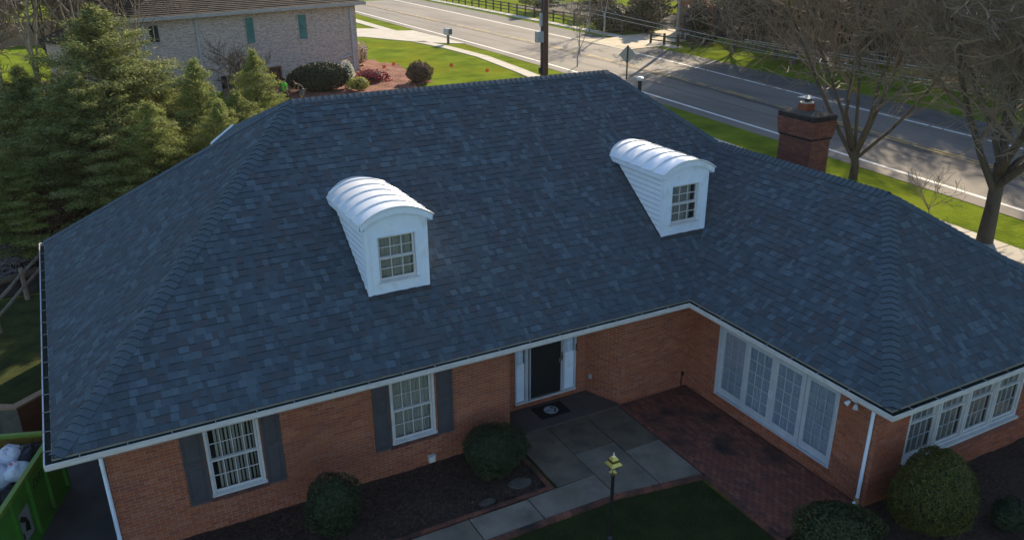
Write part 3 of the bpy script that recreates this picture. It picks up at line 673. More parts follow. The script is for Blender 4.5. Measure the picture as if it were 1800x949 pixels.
def dh_window(o, d, s0, s1, z0, z1, cols, rows, kind, dep=-0.05, label=None, sill=True, meet=0.5, mp=None):
    xf, d, nr = frame_xf(o, d)
    b = MB(xf); fr = 0.055
    b.box(s0, s0+fr, dep-0.06, 0.012, z0, z1); b.box(s1-fr, s1, dep-0.06, 0.012, z0, z1); b.box(s0+fr, s1-fr, dep-0.06, 0.010, z1-fr, z1)
    b.box(s0+fr, s1-fr, dep-0.06, 0.010, z0, z0+0.05)
    w = b.build('window', M['trim'], house)
    if label: w['label'] = label
    if sill:
        b = MB(xf); b.add([(s0-0.02,0.055,z0+0.002),(s1+0.02,0.055,z0+0.002),(s1+0.02,0.055,z0+0.04),(s0-0.02,0.055,z0+0.04),(s0-0.02,-0.03,z0+0.002),(s1+0.02,-0.03,z0+0.002),(s1+0.02,-0.03,z0+0.062),(s0-0.02,-0.03,z0+0.062)],
            [(0,1,2,3),(3,2,6,7),(0,3,7,4),(1,5,6,2),(4,5,1,0)]); b.build('sill', M['trim'], w)
    a, c = s0+fr, s1-fr; e, f = z0+0.052, z1-fr-0.001; mz = e+(f-e)*meet
    sash(w, xf, d, nr, a+0.002, c-0.002, e+0.004, mz+0.02, cols, rows[0], dep+0.012, bottom=0.06, paint='trim', mpaint=mp)
    sash(w, xf, d, nr, a+0.003, c-0.003, mz-0.018, f-0.001, cols, rows[1], dep-0.028, paint='trim', mpaint=mp)
    drape(w, xf, a, c, e, f, dep-0.075, kind)
    return w
O1 = (0.697, OV, 0)
dh_window(O1, (1,0), 2.668-0.697, 3.812-0.697, 0.805, 2.515, 4, (2,2), 'blind', label='front window with vertical slat blinds half open')
dh_window(O1, (1,0), 6.798-0.697, 7.912-0.697, 0.805, 2.515, 4, (2,2), 'curtain', label='front window with a pale drawn curtain')
for (c0, c1) in ((2.66,3.82),(6.79,7.92)):      # rowlock brick sills
    n = 18; wd = (c1-c0+0.10)/n
    b = MB(); 
    for i in range(n):
        x = c0-0.05+i*wd; b.box(x+0.004, x+wd-0.004, OV-0.045, OV+0.01, 0.70, 0.795)
    b.build('brick_sill', mat('sill_brick', [(0.7,)*3,(1.1,)*3], scale=20, rough=0.9, pal=[(0.10,0.055,0.05),(0.14,0.065,0.055),(0.085,0.05,0.048)]), house)
def shutter(x0, x1, z0, z1):
    b = MB(); y = OV-0.012; fr = 0.05; t = 0.030
    b.box(x0, x0+fr, y-t, y, z0, z1); b.box(x1-fr, x1, y-t, y, z0, z1); mz = z0+(z1-z0)*0.55
    for (a, c) in ((z0, z0+0.08), (mz-0.04, mz+0.04), (z1-0.07, z1)): b.box(x0+fr, x1-fr, y-t+0.001, y, a, c)
    s = b.build('shutter', M['shutter'], house)
    for (a, c) in ((z0+0.08, mz-0.04), (mz+0.04, z1-0.07)):
        b = MB(); b.box(x0+fr, x1-fr, y-0.018, y, a, c)
        b.add([(x0+fr+0.03, y-0.018, a+0.03),(x1-fr-0.03, y-0.018, a+0.03),(x1-fr-0.03, y-0.018, c-0.03),(x0+fr+0.03, y-0.018, c-0.03),(x0+fr+0.05, y-0.028, a+0.05),(x1-fr-0.05, y-0.028, a+0.05),(x1-fr-0.05, y-0.028, c-0.05),(x0+fr+0.05, y-0.028, c-0.05)],
             [(0,1,5,4),(1,2,6,5),(2,3,7,6),(3,0,4,7),(4,5,6,7)]); b.build('panel', M['shutter'], s)
for x0, x1 in ((2.20,2.64),(3.85,4.25),(6.37,6.76),(7.97,8.38)): shutter(x0, x1, 0.73, 2.56)
# wing front windows (ribbon of four with common frame)
WX = 16.70
b = MB(); b.box(WX-0.0, 20.92, -5.70, -5.606, 0.80, 0.862); b.build('window_sill', M['trim'], house)
for i in range(4):
    s0 = (16.715-XW) + i*1.055; dh_window((XW, -5.603, 0), (1,0), s0, s0+1.03, 0.868, 2.43, 4, (2,1), 'curtain', sill=False, meet=0.60, mp='muntin2')
b = MB(); b.box(16.66, 20.98, -5.625, -5.598, 0.56, 0.798); b.build('apron_panel', M['chimbrick'], house)

# ---------------- front door
xf, d_, nr_ = frame_xf((0, YB, 0), (1, 0))
b = MB(xf); fz0, fz1 = 0.24, 2.42
for (a, c) in ((10.66,10.70),(10.97,11.06),(11.11,11.14),(12.10,12.13),(12.15,12.21),(12.54,12.58)): b.box(a, c, -0.10, 0.03, fz0, fz1)
b.box(10.70,12.54,-0.10,0.028,fz1-0.05,fz1-0.001)
entry = b.build('front_door', M['whitedoor'], house); entry['label'] = 'recessed entrance with dark storm door between white panelled sidelights'
b = MB(xf); b.box(10.66,12.58,-0.02,0.07,0.205,0.238); b.box(11.10,12.14,0.03,0.09,0.240,0.262); b.build('threshold', M['trim'], entry)
for (a, c) in ((10.70,10.97),(12.21,12.54)):
    b = MB(xf); b.box(a, c, -0.06, -0.03, fz0+0.001, 1.36); 
    for (e, f) in ((0.30,0.62),(0.68,1.0),(1.06,1.32)): b.box(a+0.035, c-0.035, -0.032, -0.022, e, f)
    b.build('side_panel', M['white'], entry)
    b = MB(xf); b.box(a+0.002, c-0.002, -0.06, -0.025, 1.36, 1.40); b.build('side_rail', M['white'], entry)
    b = MB(xf); b.box(a+0.03, c-0.03, -0.055, -0.05, 1.40, 2.36); b.build('pane', M['sheer'], entry)
    for z in (1.64, 1.88, 2.12): b = MB(xf); b.box(a+0.03, c-0.03, -0.05, -0.042, z, z+0.015); b.build('muntin', M['white'], entry)
    b = MB(xf); mx_ = (a+c)/2; b.box(mx_-0.006, mx_+0.006, -0.049, -0.044, 1.40, 2.36); b.build('muntin', M['white'], entry)
b = MB(xf); b.box(11.142,12.098,-0.04,-0.015,0.27,2.36)
for (a, c) in ((11.22,11.58),(11.66,12.02)):
    for (e, f) in ((0.42,0.95),(1.05,1.62),(1.72,2.24)): b.box(a, c, -0.016, -0.008, e, f)
door = b.build('door_leaf', M['door'], entry)
b = MB(xf); b.box(11.142,12.098,-0.003,0.003,0.27,2.36); b.build('storm_glass', mat('storm_glass', [(0.014,0.018,0.02),(0.02,0.024,0.026)], rough=0.3, spec=0.35), entry)
b = MB(xf); b.box(12.105,12.135,0.03,0.045,1.22,1.48); b.tube([(12.12,0.045,1.36),(12.12,0.09,1.36),(12.03,0.095,1.36)], 0.010, 6); b.build('handle', M['black'], entry)
b = MB(xf); b.tube([(12.03,0.004,1.30),(12.03,0.03,1.30),(12.04,0.035,1.24),(12.03,0.035,1.19)], 0.009, 6); b.build('door_knob', M['brass'], entry)
b = MB(xf); b.box(12.555,12.585,0.031,0.05,1.42,1.62); b.build('doorbell', M['black'], entry)
# brick ledge beneath the door (one soldier row)
b = MB(xf)
for i in range(27): b.box(10.62+i*0.0725, 10.62+i*0.0725+0.0635, 0.007, 0.055, 0.11, 0.203)
b.build('brick_ledge', M['brick'], house)

# ---------------- french doors on the wing (plane x = XW, facing -X)
xf, d_, nr_ = frame_xf((XW, 0, 0), (0, -1))
b = MB(xf); b.box(0.50,0.56,-0.12,0.02,0.36,2.44); b.box(4.46,4.52,-0.12,0.02,0.36,2.44); b.box(0.56,4.46,-0.12,0.018,2.38,2.439); b.box(0.50,4.52,-0.12,0.03,0.345,0.375)
fd = b.build('french_doors', M['whitedoor'], house); fd['label'] = 'white four-panel French door set with fifteen small panes in each leaf'
for i in range(4):
    s0 = 0.562 + i*0.975; s1 = s0+0.972; dep = -0.015 if i in (1,2) else -0.055
    sash(fd, xf, d_, nr_, s0, s1, 0.378, 2.378, 3, 5, dep, fr=0.115, mt=0.018, name='door_leaf', bottom=0.19, paint='whitedoor', mpaint='whitedoor' if i in (1,2) else 'muntin2')
    drape(fd, xf, s0+0.06, s1-0.06, 0.42, 2.36, dep-0.038, 'sheer')
for s in (2.47, 2.56):
    b = MB(xf); b.tube([(s,0.0,1.22),(s,0.045,1.24),(s,0.045,1.40),(s,0.0,1.42)], 0.010, 6); b.build('door_pull', M['white'], fd)
b = MB(xf)
for i in range(56): b.box(0.50+i*0.0725, 0.50+i*0.0725+0.0635, 0.007, 0.04, 0.235, 0.343)
b.build('brick_ledge', M['brick'], house)

# ---------------- dormers
def arc_pts(xc, half, ze, rise, n=14, dr=0.0):
    """arc from left edge to right edge; radius shrunk by dr"""
    R = (half*half + rise*rise)/(2*rise); zc = ze+rise-R; a0 = math.asin(half/R)
    return [(xc+(R-dr)*math.sin(a), zc+(R-dr)*math.cos(a)) for a in [(-a0+2*a0*i/n) for i in range(n+1)]]
def dormer(xc, label, kind, back=False):
    yf = 1.63; hw = 0.755; zb = Z0+PT*yf; zt_ = 5.98; half = 0.885; ze = 6.06; rise = 0.30
    D = MB(); 
    # front wall with hole for the window
    wx0, wx1, wz0, wz1 = xc-0.46, xc+0.46, 4.60, 5.68
    arcf = arc_pts(xc, 0.80, 6.0, 0.27, 14)
    D.add([(xc-hw,yf,zb-0.02),(xc+hw,yf,zb-0.02),(xc+hw,yf,wz0),(xc-hw,yf,wz0)], [(0,1,2,3)])
    D.add([(xc-hw,yf,wz0),(wx0,yf,wz0),(wx0,yf,wz1),(xc-hw,yf,wz1)], [(0,1,2,3)])
    D.add([(wx1,yf,wz0),(xc+hw,yf,wz0),(xc+hw,yf,wz1),(wx1,yf,wz1)], [(0,1,2,3)])
    top = [(x, yf, min(z, 6.22)) for x, z in arcf if abs(x-xc) <= hw]
    D.add([(xc+hw,yf,wz1)] + [(xc+hw, yf, 6.02)] + top[::-1] + [(xc-hw,yf,6.02),(xc-hw,yf,wz1)], [tuple(range(len(top)+4))])
    for (x0_,x1_,z0_,z1_) in ((wx0,wx0,wz0,wz1),(wx1,wx1,wz0,wz1)): D.add([(x0_,yf,z0_),(x0_,yf+0.12,z0_),(x0_,yf+0.12,z1_),(x0_,yf,z1_)], [(0,1,2,3)])
    D.add([(wx0,yf,wz0),(wx1,yf,wz0),(wx1,yf+0.12,wz0),(wx0,yf+0.12,wz0)], [(0,1,2,3)]); D.add([(wx0,yf,wz1),(wx1,yf,wz1),(wx1,yf+0.12,wz1),(wx0,yf+0.12,wz1)], [(0,1,2,3)])
    # cheeks behind the boards
    yb = (6.0-Z0)/PT
    for sx in (-1, 1):
        x = xc+sx*(hw-0.012); D.add([(x,yf,zb-0.02),(x,yb,6.0),(x,yf,6.0)], [(0,1,2) if sx < 0 else (0,2,1)])
    dm = D.build('dormer', M['white'], house); dm['label'] = label
    # corner boards
    for x in (xc-hw-0.012, xc+hw-0.10+0.012):
        b = MB(); b.box(x, x+0.10, yf-0.018, yf+0.09, zb-0.015, 6.04); b.build('corner_board', M['white'], dm)
    # siding on both cheeks
    z = zb+0.10
    for sx in (-1, 1):
        z = zb+0.02
        while z < 5.96:
            z1_ = min(z+0.146, 6.0); ya = yf+0.09; yb0 = (z-Z0)/PT; yb1 = (z1_-Z0)/PT
            if yb0 < ya+0.02: z += 0.142; continue
            x = xc+sx*hw; b = MB()
            b.add([(x+sx*0.026,ya,z),(x+sx*0.026,yb0,z),(x+sx*0.003,yb1,z1_),(x+sx*0.003,ya,z1_),(x-sx*0.01,ya,z),(x-sx*0.01,yb0,z)], [(0,1,2,3) if sx < 0 else (3,2,1,0),(1,5,2),(0,3,4)])
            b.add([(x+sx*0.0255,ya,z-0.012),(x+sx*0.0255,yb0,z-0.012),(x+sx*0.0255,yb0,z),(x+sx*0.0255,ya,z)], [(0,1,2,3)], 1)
            b.build('siding_board', [M['siding'], M['board_shadow']], dm); z += 0.142
    # step flashing
    for sx in (-1, 1):
        b = MB(); x = xc+sx*(hw+0.014)
        x = xc+sx*(hw+0.018); b.prism([(x,yf-0.02,zb-0.02),(x,yb,5.99),(x,yb,6.05),(x,yf-0.02,zb+0.045)], (sx*0.012,0,0))
        b.build('step_flashing', M['flash' if sx < 0 else 'flash'], dm)
    b = MB(); b.prism([(xc-hw-0.03,yf-0.02,zb+0.01),(xc-hw-0.03,yf-0.11,zb-0.045),(xc-hw-0.03,yf-0.115,zb-0.065),(xc-hw-0.03,yf,zb-0.02)], (2*hw+0.06,0,0)); b.build('apron_flashing', M['flash'], dm)
    # trim boards round window
    for bx in ((wx0-0.05,wx1+0.05,wz1+0.001,wz1+0.045),(wx0-0.05,wx0-0.001,wz0,wz1),(wx1+0.001,wx1+0.05,wz0,wz1)):
        b = MB(); b.box(bx[0],bx[1],yf-0.016,yf+0.002,bx[2],bx[3]); b.build('casing', M['white'], dm)
    b = MB(); b.add([(wx0-0.04,yf-0.05,wz0-0.03),(wx1+0.04,yf-0.05,wz0-0.03),(wx1+0.04,yf-0.05,wz0-0.005),(wx0-0.04,yf-0.05,wz0-0.005),(wx0-0.04,yf+0.06,wz0-0.03),(wx1+0.04,yf+0.06,wz0-0.03),(wx1+0.04,yf+0.06,wz0+0.03),(wx0-0.04,yf+0.06,wz0+0.03)], [(0,1,2,3),(3,2,6,7),(0,3,7,4),(1,5,6,2),(0,4,5,1)]); b.build('sill', M['trim'], dm)
    xf, d, nr = frame_xf((0, yf, 0), (1, 0))
    sash(dm, xf, d, nr, wx0+0.01, wx1-0.01, wz0+0.02, 5.17, 3, 2, -0.03, mt=0.022, fr=0.05, paint='trim')
    sash(dm, xf, d, nr, wx0+0.012, wx1-0.012, 5.13, wz1-0.005, 3, 2, -0.068, mt=0.022, fr=0.05, paint='trim')
    if kind == 'full': drape(dm, xf, wx0, wx1, wz0, wz1, -0.13, 'curtain')
    else:
        drape(dm, xf, wx0, wx0+0.74, wz0, wz1, -0.13, 'curtain')
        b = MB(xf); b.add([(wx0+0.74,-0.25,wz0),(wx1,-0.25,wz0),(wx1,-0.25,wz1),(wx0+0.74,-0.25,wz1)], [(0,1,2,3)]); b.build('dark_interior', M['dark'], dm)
    # fascia arch
    ao = arc_pts(xc, half, ze, rise, 16); ai = arc_pts(xc, half-0.03, ze-0.14, rise-0.015, 16)
    b = MB(); n = 17; y0, y1 = yf-0.10, yf-0.06
    vs = [(x,y0,z) for x,z in ao]+[(x,y0,z) for x,z in ai]+[(x,y1,z) for x,z in ao]+[(x,y1,z) for x,z in ai]
    fs = []
    for i in range(n-1): fs += [(n+i, n+i+1, i+1, i), (n+i, 3*n+i, 3*n+i+1, n+i+1), (2*n+i,2*n+i+1,3*n+i+1,3*n+i)]
    fs += [(0,2*n,3*n,n),(n-1,2*n-1,4*n-1,3*n-1)]
    b.add(vs, fs); b.build('arched_fascia', M['white'], dm)
    # soffit between fascia and wall, eaves boards on both sides
    b = MB(); vs = [(x,y1,z+0.001) for x,z in ai]+[(x,yf+0.01,z+0.001) for x,z in ai]; b.add(vs, [(i,i+1,n+i+1,n+i) for i in range(n-1)]); b.build('arch_soffit', M['white'], dm)
    for sx in (-1, 1):
        xe = xc+sx*half; ye = (ze-0.08-Z0)/PT
        b = MB(); b.add([(xe,y0,ze-0.012),(xe,ye+0.1,ze-0.012),(xe,ye-0.06,ze-0.13),(xe,y0,ze-0.13),(xc+sx*hw,y0,ze-0.13),(xc+sx*hw,ye-0.06,ze-0.13)], [(0,1,2,3) if sx > 0 else (3,2,1,0),(3,2,5,4)]); b.build('eaves_board', M['white'], dm)
    # barrel roof of six lapped sheets with a rolled seam on each
    segs = [yf-0.13 + k*0.52 for k in range(7)]
    aR = arc_pts(xc, half+0.012, ze-0.008, rise+0.012, 16)
    for k in range(6):
        ya, yb2 = segs[k], segs[k+1]+0.03; b = MB(); vs = []
        for (x, z) in aR:
            lim = (z-Z0)/PT+0.05
            zz0 = z+0.016; vs += [(x, min(ya, lim), zz0), (x, min(yb2, lim), z+0.002)]
        f2 = []
        for i in range(16):
            if (vs[2*i+1][1]-vs[2*i][1]) < 0.005 and (vs[2*i+3][1]-vs[2*i+2][1]) < 0.005: continue
            f2.append((2*i, 2*i+2, 2*i+3, 2*i+1))
        if not f2: continue
        b.add(vs, f2); b.build('roof_sheet', M['metalroof'], dm, smooth=True)
        pts = [(x, ya, z+0.020) for x, z in aR if ya < (z-Z0)/PT+0.03]
        if len(pts) > 2: b = MB(); b.tube(pts, 0.017, 6); b.build('roof_seam', M['metalroof'], dm, smooth=True)
    return dm
random.seed(8)
dormer(7.545, 'left front dormer with a full pale curtain behind its window', 'full')
dormer(15.93, 'right front dormer with its curtain partly open', 'part')

# rear dormer end that shows over the left hip
b = MB(); A_ = pA+Vector((0.0,0.10,0.015)); Q = Vector((4.80,8.60,6.66)); P_ = Vector((5.44,8.50,7.13)); e = Vector((9,0,0)); dn = Vector((0,0,-0.6))
b.add([A_, Q, P_, A_+e, P_+e], [(0,2,1),(0,3,4,2)]); rd = b.build('rear_dormer', M['cap'], house); rd['label'] = 'rear dormer edge with white fascia showing over the left hip'
b = MB(); b.prism([Q+Vector((0,-0.02,0.03)), P_+Vector((0,-0.02,0.03)), P_+Vector((0,-0.02,-0.26)), Q+Vector((0,-0.02,-0.26))], (0,0.10,0)); b.build('fascia', M['white'], rd)

# ---------------- chimney
cx0, cx1, cy0, cy1 = 22.50, 23.36, 3.40, 4.80
b = MB(); b.box(cx0+0.01,cx1-0.01,cy0+0.01,cy1-0.01,-0.1,6.45); ch = b.build('chimney', M['chmortar'], house)
random.seed(4)
cb_ = MB(); sb_ = MB(); z = 3.0; row = 0
while z < 6.50:
    out = 0.0
    if z > 5.66: out = 0.03
    if z > 5.74: out = 0.06
    if z > 5.95: out = 0.075
    if z > 6.15: out = 0.09
    x0, x1, y0, y1 = cx0-out, cx1+out, cy0-out, cy1+out; tgt = cb_ if z < 6.28 else sb_
    if 5.66 < z < 5.75: tgt = sb_
    off = (row % 2)*0.106
    for (pa, pb, fx) in (((x0, y1), (x0, y0), 'x'), ((x0, y0), (x1, y0), 'y')):
        ln = abs(pa[0]-pb[0])+abs(pa[1]-pb[1]); s = -off
        while s < ln:
            a, c = max(0, s), min(ln, s+BL)
            if 0 < ln-c < 0.045: c = ln
            if c-a > 0.03:
                if fx == 'x': tgt.box(x0, x0+0.05, y1-c, y1-a, z, z+BH)
                elif c > 0.08: tgt.box(x0+max(a, 0.051), x0+c, y0+0.0005, y0+0.05, z, z+BH)
            s += BL+BM
    if tgt is sb_ or out: tgt.box(x0+0.05, x1, y0+0.05, y1, z, z+BH+BM-0.001)
    z += RH; row += 1
cb_.build('brick', M['chimbrick'], ch, kind='stuff'); sb_.build('sooted_brick', M['soot'], ch, kind='stuff', label='soot-blackened top courses')
b = MB(); b.add([(cx0-0.05,cy0-0.05,6.50),(cx1+0.05,cy0-0.05,6.50),(cx1+0.05,cy1+0.05,6.50),(cx0-0.05,cy1+0.05,6.50),(cx0+0.25,cy0+0.35,6.58),(cx1-0.25,cy0+0.35,6.58),(cx1-0.25,cy1-0.35,6.58),(cx0+0.25,cy1-0.35,6.58)], [(0,1,5,4),(1,2,6,5),(2,3,7,6),(3,0,4,7),(4,5,6,7)]); b.build('crown', M['stone'], ch)
fx, fy = 23.0, 4.25
b = MB(); b.bbox(fx-0.20,fx+0.20,fy-0.20,fy+0.20,6.55,6.80,0.02); fl = b.build('flue', M['terra'], ch)
b = MB(); b.lathe([(0.21,0),(0.215,0.03),(0.12,0.045)], (fx,fy,6.80), 20); b.build('cap_base', M['capmetal'], fl)
for a in range(4):
    b = MB(); w = math.pi/4+a*math.pi/2; b.tube([(fx+0.13*math.cos(w),fy+0.13*math.sin(w),6.83),(fx+0.13*math.cos(w),fy+0.13*math.sin(w),6.98)], 0.014, 5); b.build('cap_leg', M['black'], fl)
b = MB(); b.lathe([(0.10,0),(0.10,0.14)], (fx,fy,6.83), 12); b.build('cap_screen', M['black'], fl)
b = MB(); b.add([(fx-0.24,fy-0.24,6.98),(fx+0.24,fy-0.24,6.98),(fx+0.24,fy+0.24,6.98),(fx-0.24,fy+0.24,6.98),(fx,fy,7.05)], [(0,3,2,1),(0,1,4),(1,2,4),(2,3,4),(3,0,4)]); b.build('cap_lid', M['capmetal'], fl)

# vent pipe on the back of the roof
b = MB(); b.tube([(20.0,9.4,6.0),(20.0,9.4,7.05)], 0.07, 12); vp = b.build('vent_pipe', M['black'], house)
b = MB(); b.lathe([(0.10,0),(0.13,0.02),(0.13,0.10),(0.06,0.14)], (20.0,9.4,7.05), 14); b.build('vent_cap', M['capmetal'], vp)

# downspouts
def downspout(x, y, zt_, zb, dirv, boot=None, kick=True, r=0.04):
    b = MB(); dx, dy = dirv
    def seg(a, c):   # rectangular pipe
        b.tube([a, c], 0.045, 4)
    pts = [(x+dx*0.62, y+dy*0.62, zt_), (x+dx*0.62, y+dy*0.62, zt_-0.08), (x+dx*0.06, y+dy*0.06, zt_-0.30), (x+dx*0.06, y+dy*0.06, zb+0.10), (x+dx*0.16, y+dy*0.16, zb+0.02)]
    b.tube(pts, 0.042, 8); o = b.build('downspout', M['white'], house)
    for z in (zb+0.6, zt_-0.6):
        s = MB(); s.tube([(x+dx*0.06, y+dy*0.06, z), (x+dx*0.06, y+dy*0.06, z+0.03)], 0.047, 8); s.build('strap', M['white'], o)
    if boot:
        s = MB(); s.tube([(x+dx*0.06, y+dy*0.06, zb-0.02), (x+dx*0.06, y+dy*0.06, zb+0.16)], 0.06, 10); s.build('boot', M[boot], o)
downspout(0.735, 0.697, ZW, -0.1, (0,-1))
downspout(XW, -5.45, ZW, 0.0, (-1,0), boot='tanwood')
# security light under the wing gutter
b = MB(); b.box(XW-0.10,XW-0.008,-5.02,-4.88,2.42,2.52); sl = b.build('security_light', M['white'], house)
for s in (-1, 1):
    b = MB(); c = Vector((XW-0.12,-4.95+s*0.085,2.40)); dv = Vector((-0.55,s*0.35,-0.65)).normalized(); b.tube([c, c+dv*0.05, c+dv*0.12], [0.03,0.05,0.062], 10); b.build('lamp_head', M['white'], sl)
# hose bib, outlet, wall vent
b = MB(); b.tube([(15.50,0.69,0.42),(15.50,0.60,0.42),(15.50,0.585,0.36)], 0.022, 8); b.lathe([(0.045,0),(0.045,0.015)], (15.50,0.63,0.46), 10); b.tube([(15.50,0.67,-0.05),(15.50,0.67,0.42)], 0.014, 6); b.build('hose_bib', M['black'], house)
xf, _, _ = frame_xf((12.92, YB, 0), dd)
b = MB(xf); b.box(0.14,0.24,0.009,0.05,0.50,0.62); b.build('outdoor_outlet', M['greymetal'], house)
b = MB(); b.box(7.66,7.82,OV-0.10,OV-0.008,0.04,0.20); b.box(7.64,7.84,OV-0.12,OV-0.008,0.20,0.22); b.build('dryer_vent', M['dirtwhite'], house)
# ------------------------------------------------------------------ paving before the house
random.seed(31)
walkway = thing('walkway', '', ''); del walkway['label']; del walkway['category']; walkway['kind'] = 'structure'
b = MB(); b.prism([(9.96,0.64,-0.12),(13.30,0.60,-0.12),(13.33,0.66,-0.12),(12.93,1.745,-0.12),(9.955,1.745,-0.12)], (0,0,0.155)); b.build('porch_slab', M['porch'], walkway)
def slab(poly, z=0.0, mm='concrete'):
    b = MB(); cx = sum(p[0] for p in poly)/len(poly); cy = sum(p[1] for p in poly)/len(poly)
    top = [(p[0]+(cx-p[0])*0.006, p[1]+(cy-p[1])*0.006, z) for p in poly]; mid = [(p[0], p[1], z-0.012) for p in poly]; bot = [(p[0], p[1], z-0.12) for p in poly]; n = len(poly)
    b.add(top+mid+bot, [tuple(range(n))]+[(i+n,(i+1)%n+n,(i+1)%n,i) for i in range(n)]+[(i+2*n,(i+1)%n+2*n,(i+1)%n+n,i+n) for i in range(n)])
    return b.build('slab', M[mm], walkway)
g = 0.012
slab([(9.97,-1.66),(11.0-g,-1.66),(11.03-g,0.625),(9.97,0.63)])
slab([(11.0+g,-0.72),(12.2-g,-0.74),(12.22-g,0.615),(11.03+g,0.625)])
slab([(12.2+g,-1.20),(13.29,-1.20),(13.29,0.60),(12.22+g,0.615)])
slab([(11.0+g,-2.56),(12.16-g,-2.72),(12.2-g,-0.76),(11.0+g,-0.74)], mm='concrete2')
slab([(12.16+g,-2.72),(13.29,-2.88),(13.29,-1.22),(12.2+g,-1.22)], mm='concrete2')
slab([(9.12+g,-2.52),(11.0-g,-2.54),(11.0-g,-1.68),(9.12+g,-1.72)], mm='concrete2')
for k in range(6): slab([(9.12-g-1.5*(k+1)+g*2,-2.52),(9.12-g-1.5*k,-2.52),(9.12-g-1.5*k,-1.74),(9.12-g-1.5*(k+1)+g*2,-1.74)], mm='concrete2')
# brick edging along bed and lawn
edge_m = M['paver']
def edging(pts, name='brick_edging', w=0.10):
    b = MB(); k = 0
    for a, c in zip(pts[:-1], pts[1:]):
        a = Vector((a[0],a[1],0)); c = Vector((c[0],c[1],0)); t = (c-a); L_ = t.length; t.normalize(); nn = Vector((-t.y,t.x,0)); n = max(1,int(L_/0.21))
        for i in range(n):
            p = a+t*(i*L_/n+0.005); q = a+t*((i+1)*L_/n-0.005); z = 0.02+random.uniform(-0.004,0.004)
            b.prism([p+Vector((0,0,-0.1)), q+Vector((0,0,-0.1)), q+nn*w+Vector((0,0,-0.1)), p+nn*w+Vector((0,0,-0.1))], (0,0,0.1+z))
    return b.build(name, edge_m, kind='stuff')
edging([(0.0,-2.64),(11.0,-2.66),(13.25,-3.02),(13.20,-5.62)])
edging([(0.2,-1.72),(9.86,-1.66),(9.86,0.55)])
# brick patio
patio = MB(); patio.prism([(13.31,-5.55,-0.12),(XW-0.02,-5.55,-0.12),(XW-0.02,0.67,-0.12),(13.34,0.67,-0.12)], (0,0,0.10)); patio = patio.build('patio', M['sand'], kind='structure')
pv = []; x = 13.33; row = 0
while x < XW-0.12:
    y = -5.54 - 0.1*(row % 2)
    while y < 0.66:
        y0 = max(y, -5.54); y1 = min(y+0.198, 0.665)
        if y1-y0 > 0.04: pv.append((x, y0, y1))
        y += 0.205
    x += 0.1045; row += 1
b = MB(); b.bbox(0,0.098,0,0.198,0,0.03,0.004); pvm = b.mesh('brick', M['paver']); stuff = MB()
pv.sort(key=lambda t: (Vector((t[0],t[1],0))-CAM).length); cnt = 0
for (x, y0, y1) in pv:
    dz = random.uniform(-0.004, 0.004); r = random.uniform(-0.01,0.01)
    if y1-y0 > 0.195 and cnt < 300 and inview((x,y0,0),0): place(pvm, 'brick', patio, loc=(x,y0,-0.025+dz), rot=(random.uniform(-.01,.01),r,0)); cnt += 1
    else: stuff.bbox(x, x+0.098, y0, y1, -0.025, 0.005+dz, 0.004)
stuff.build('brick', M['paver'], patio, kind='stuff')

# beds
def mound(name, poly_fn, x0, x1, y0, y1, m, step=0.25, hz=0.05, base=None, amp=0.03, **kw):
    xs = np.arange(x0, x1+1e-6, step); ys = np.arange(y0, y1+1e-6, step); idx = {}; v = []; f = []
    for j, y in enumerate(ys):
        for i, x in enumerate(xs):
            idx[(i,j)] = len(v); bz = base(x,y) if base else -0.1
            v.append((x, y, bz+hz+amp*math.sin(x*3.1+y*1.7)+amp*random.uniform(-1,1)))
    for j in range(len(ys)-1):
        for i in range(len(xs)-1):
            cx, cy = xs[i]+step/2, ys[j]+step/2
            if poly_fn(cx, cy): f.append((idx[(i,j)],idx[(i+1,j)],idx[(i+1,j+1)],idx[(i,j+1)]))
    b = MB(); b.add(v, f); return b.build(name, m, smooth=True, kind='structure', **kw)
mound('mulch_bed', lambda x, y: True, 0.75, 9.85, -1.6, 0.69, M['mulch'], step=0.12, hz=0.06, amp=0.012)
mound('mulch_bed', lambda x, y: x > XW-0.1 or y < -5.6, 13.2, 24.0, -11.0, -5.6, M['mulch'], step=0.2, hz=0.06, amp=0.02)
def inpoly(x, y, P):
    c = False; n = len(P)
    for i in range(n):
        a, b_ = P[i], P[(i+1)%n]
        if (a[1] > y) != (b_[1] > y) and x < (b_[0]-a[0])*(y-a[1])/(b_[1]-a[1])+a[0]: c = not c
    return c
nbP = [(22.0,47.2),(23.4,53.8),(24.6,51.0),(25.3,44.3),(24.4,39.4),(20.5,35.5),(15,36),(12,42),(21,46)]
mound('neighbour_mulch_bed', lambda x, y: inpoly(x, y, nbP), 12, 26, 35, 54, M['redmulch'], step=0.5, hz=0.10, base=ground_z, amp=0.07)
# loose chips
b = MB()
for i in range(5200):
    if i % 3: x, y = random.uniform(0.8,9.8), random.uniform(-1.55,0.6)
    else: x, y = random.uniform(13.4,22), random.uniform(-9.5,-5.8)
    if i % 3 == 0 and False: continue
    a = random.uniform(0,3.14); l, w = random.uniform(0.02,0.06), random.uniform(0.006,0.014); z = -0.03+random.uniform(0,0.012)
    dx, dy = math.cos(a)*l, math.sin(a)*l; ex, ey = -math.sin(a)*w, math.cos(a)*w; t = random.uniform(-0.012,0.012)
    b.add([(x-dx-ex,y-dy-ey,z-t),(x+dx-ex,y+dy-ey,z+t),(x+dx+ex,y+dy+ey,z+t+0.004),(x-dx+ex,y-dy+ey,z-t+0.004)], [(0,1,2,3)])
b.build('mulch_chips', M['chip'], kind='stuff')
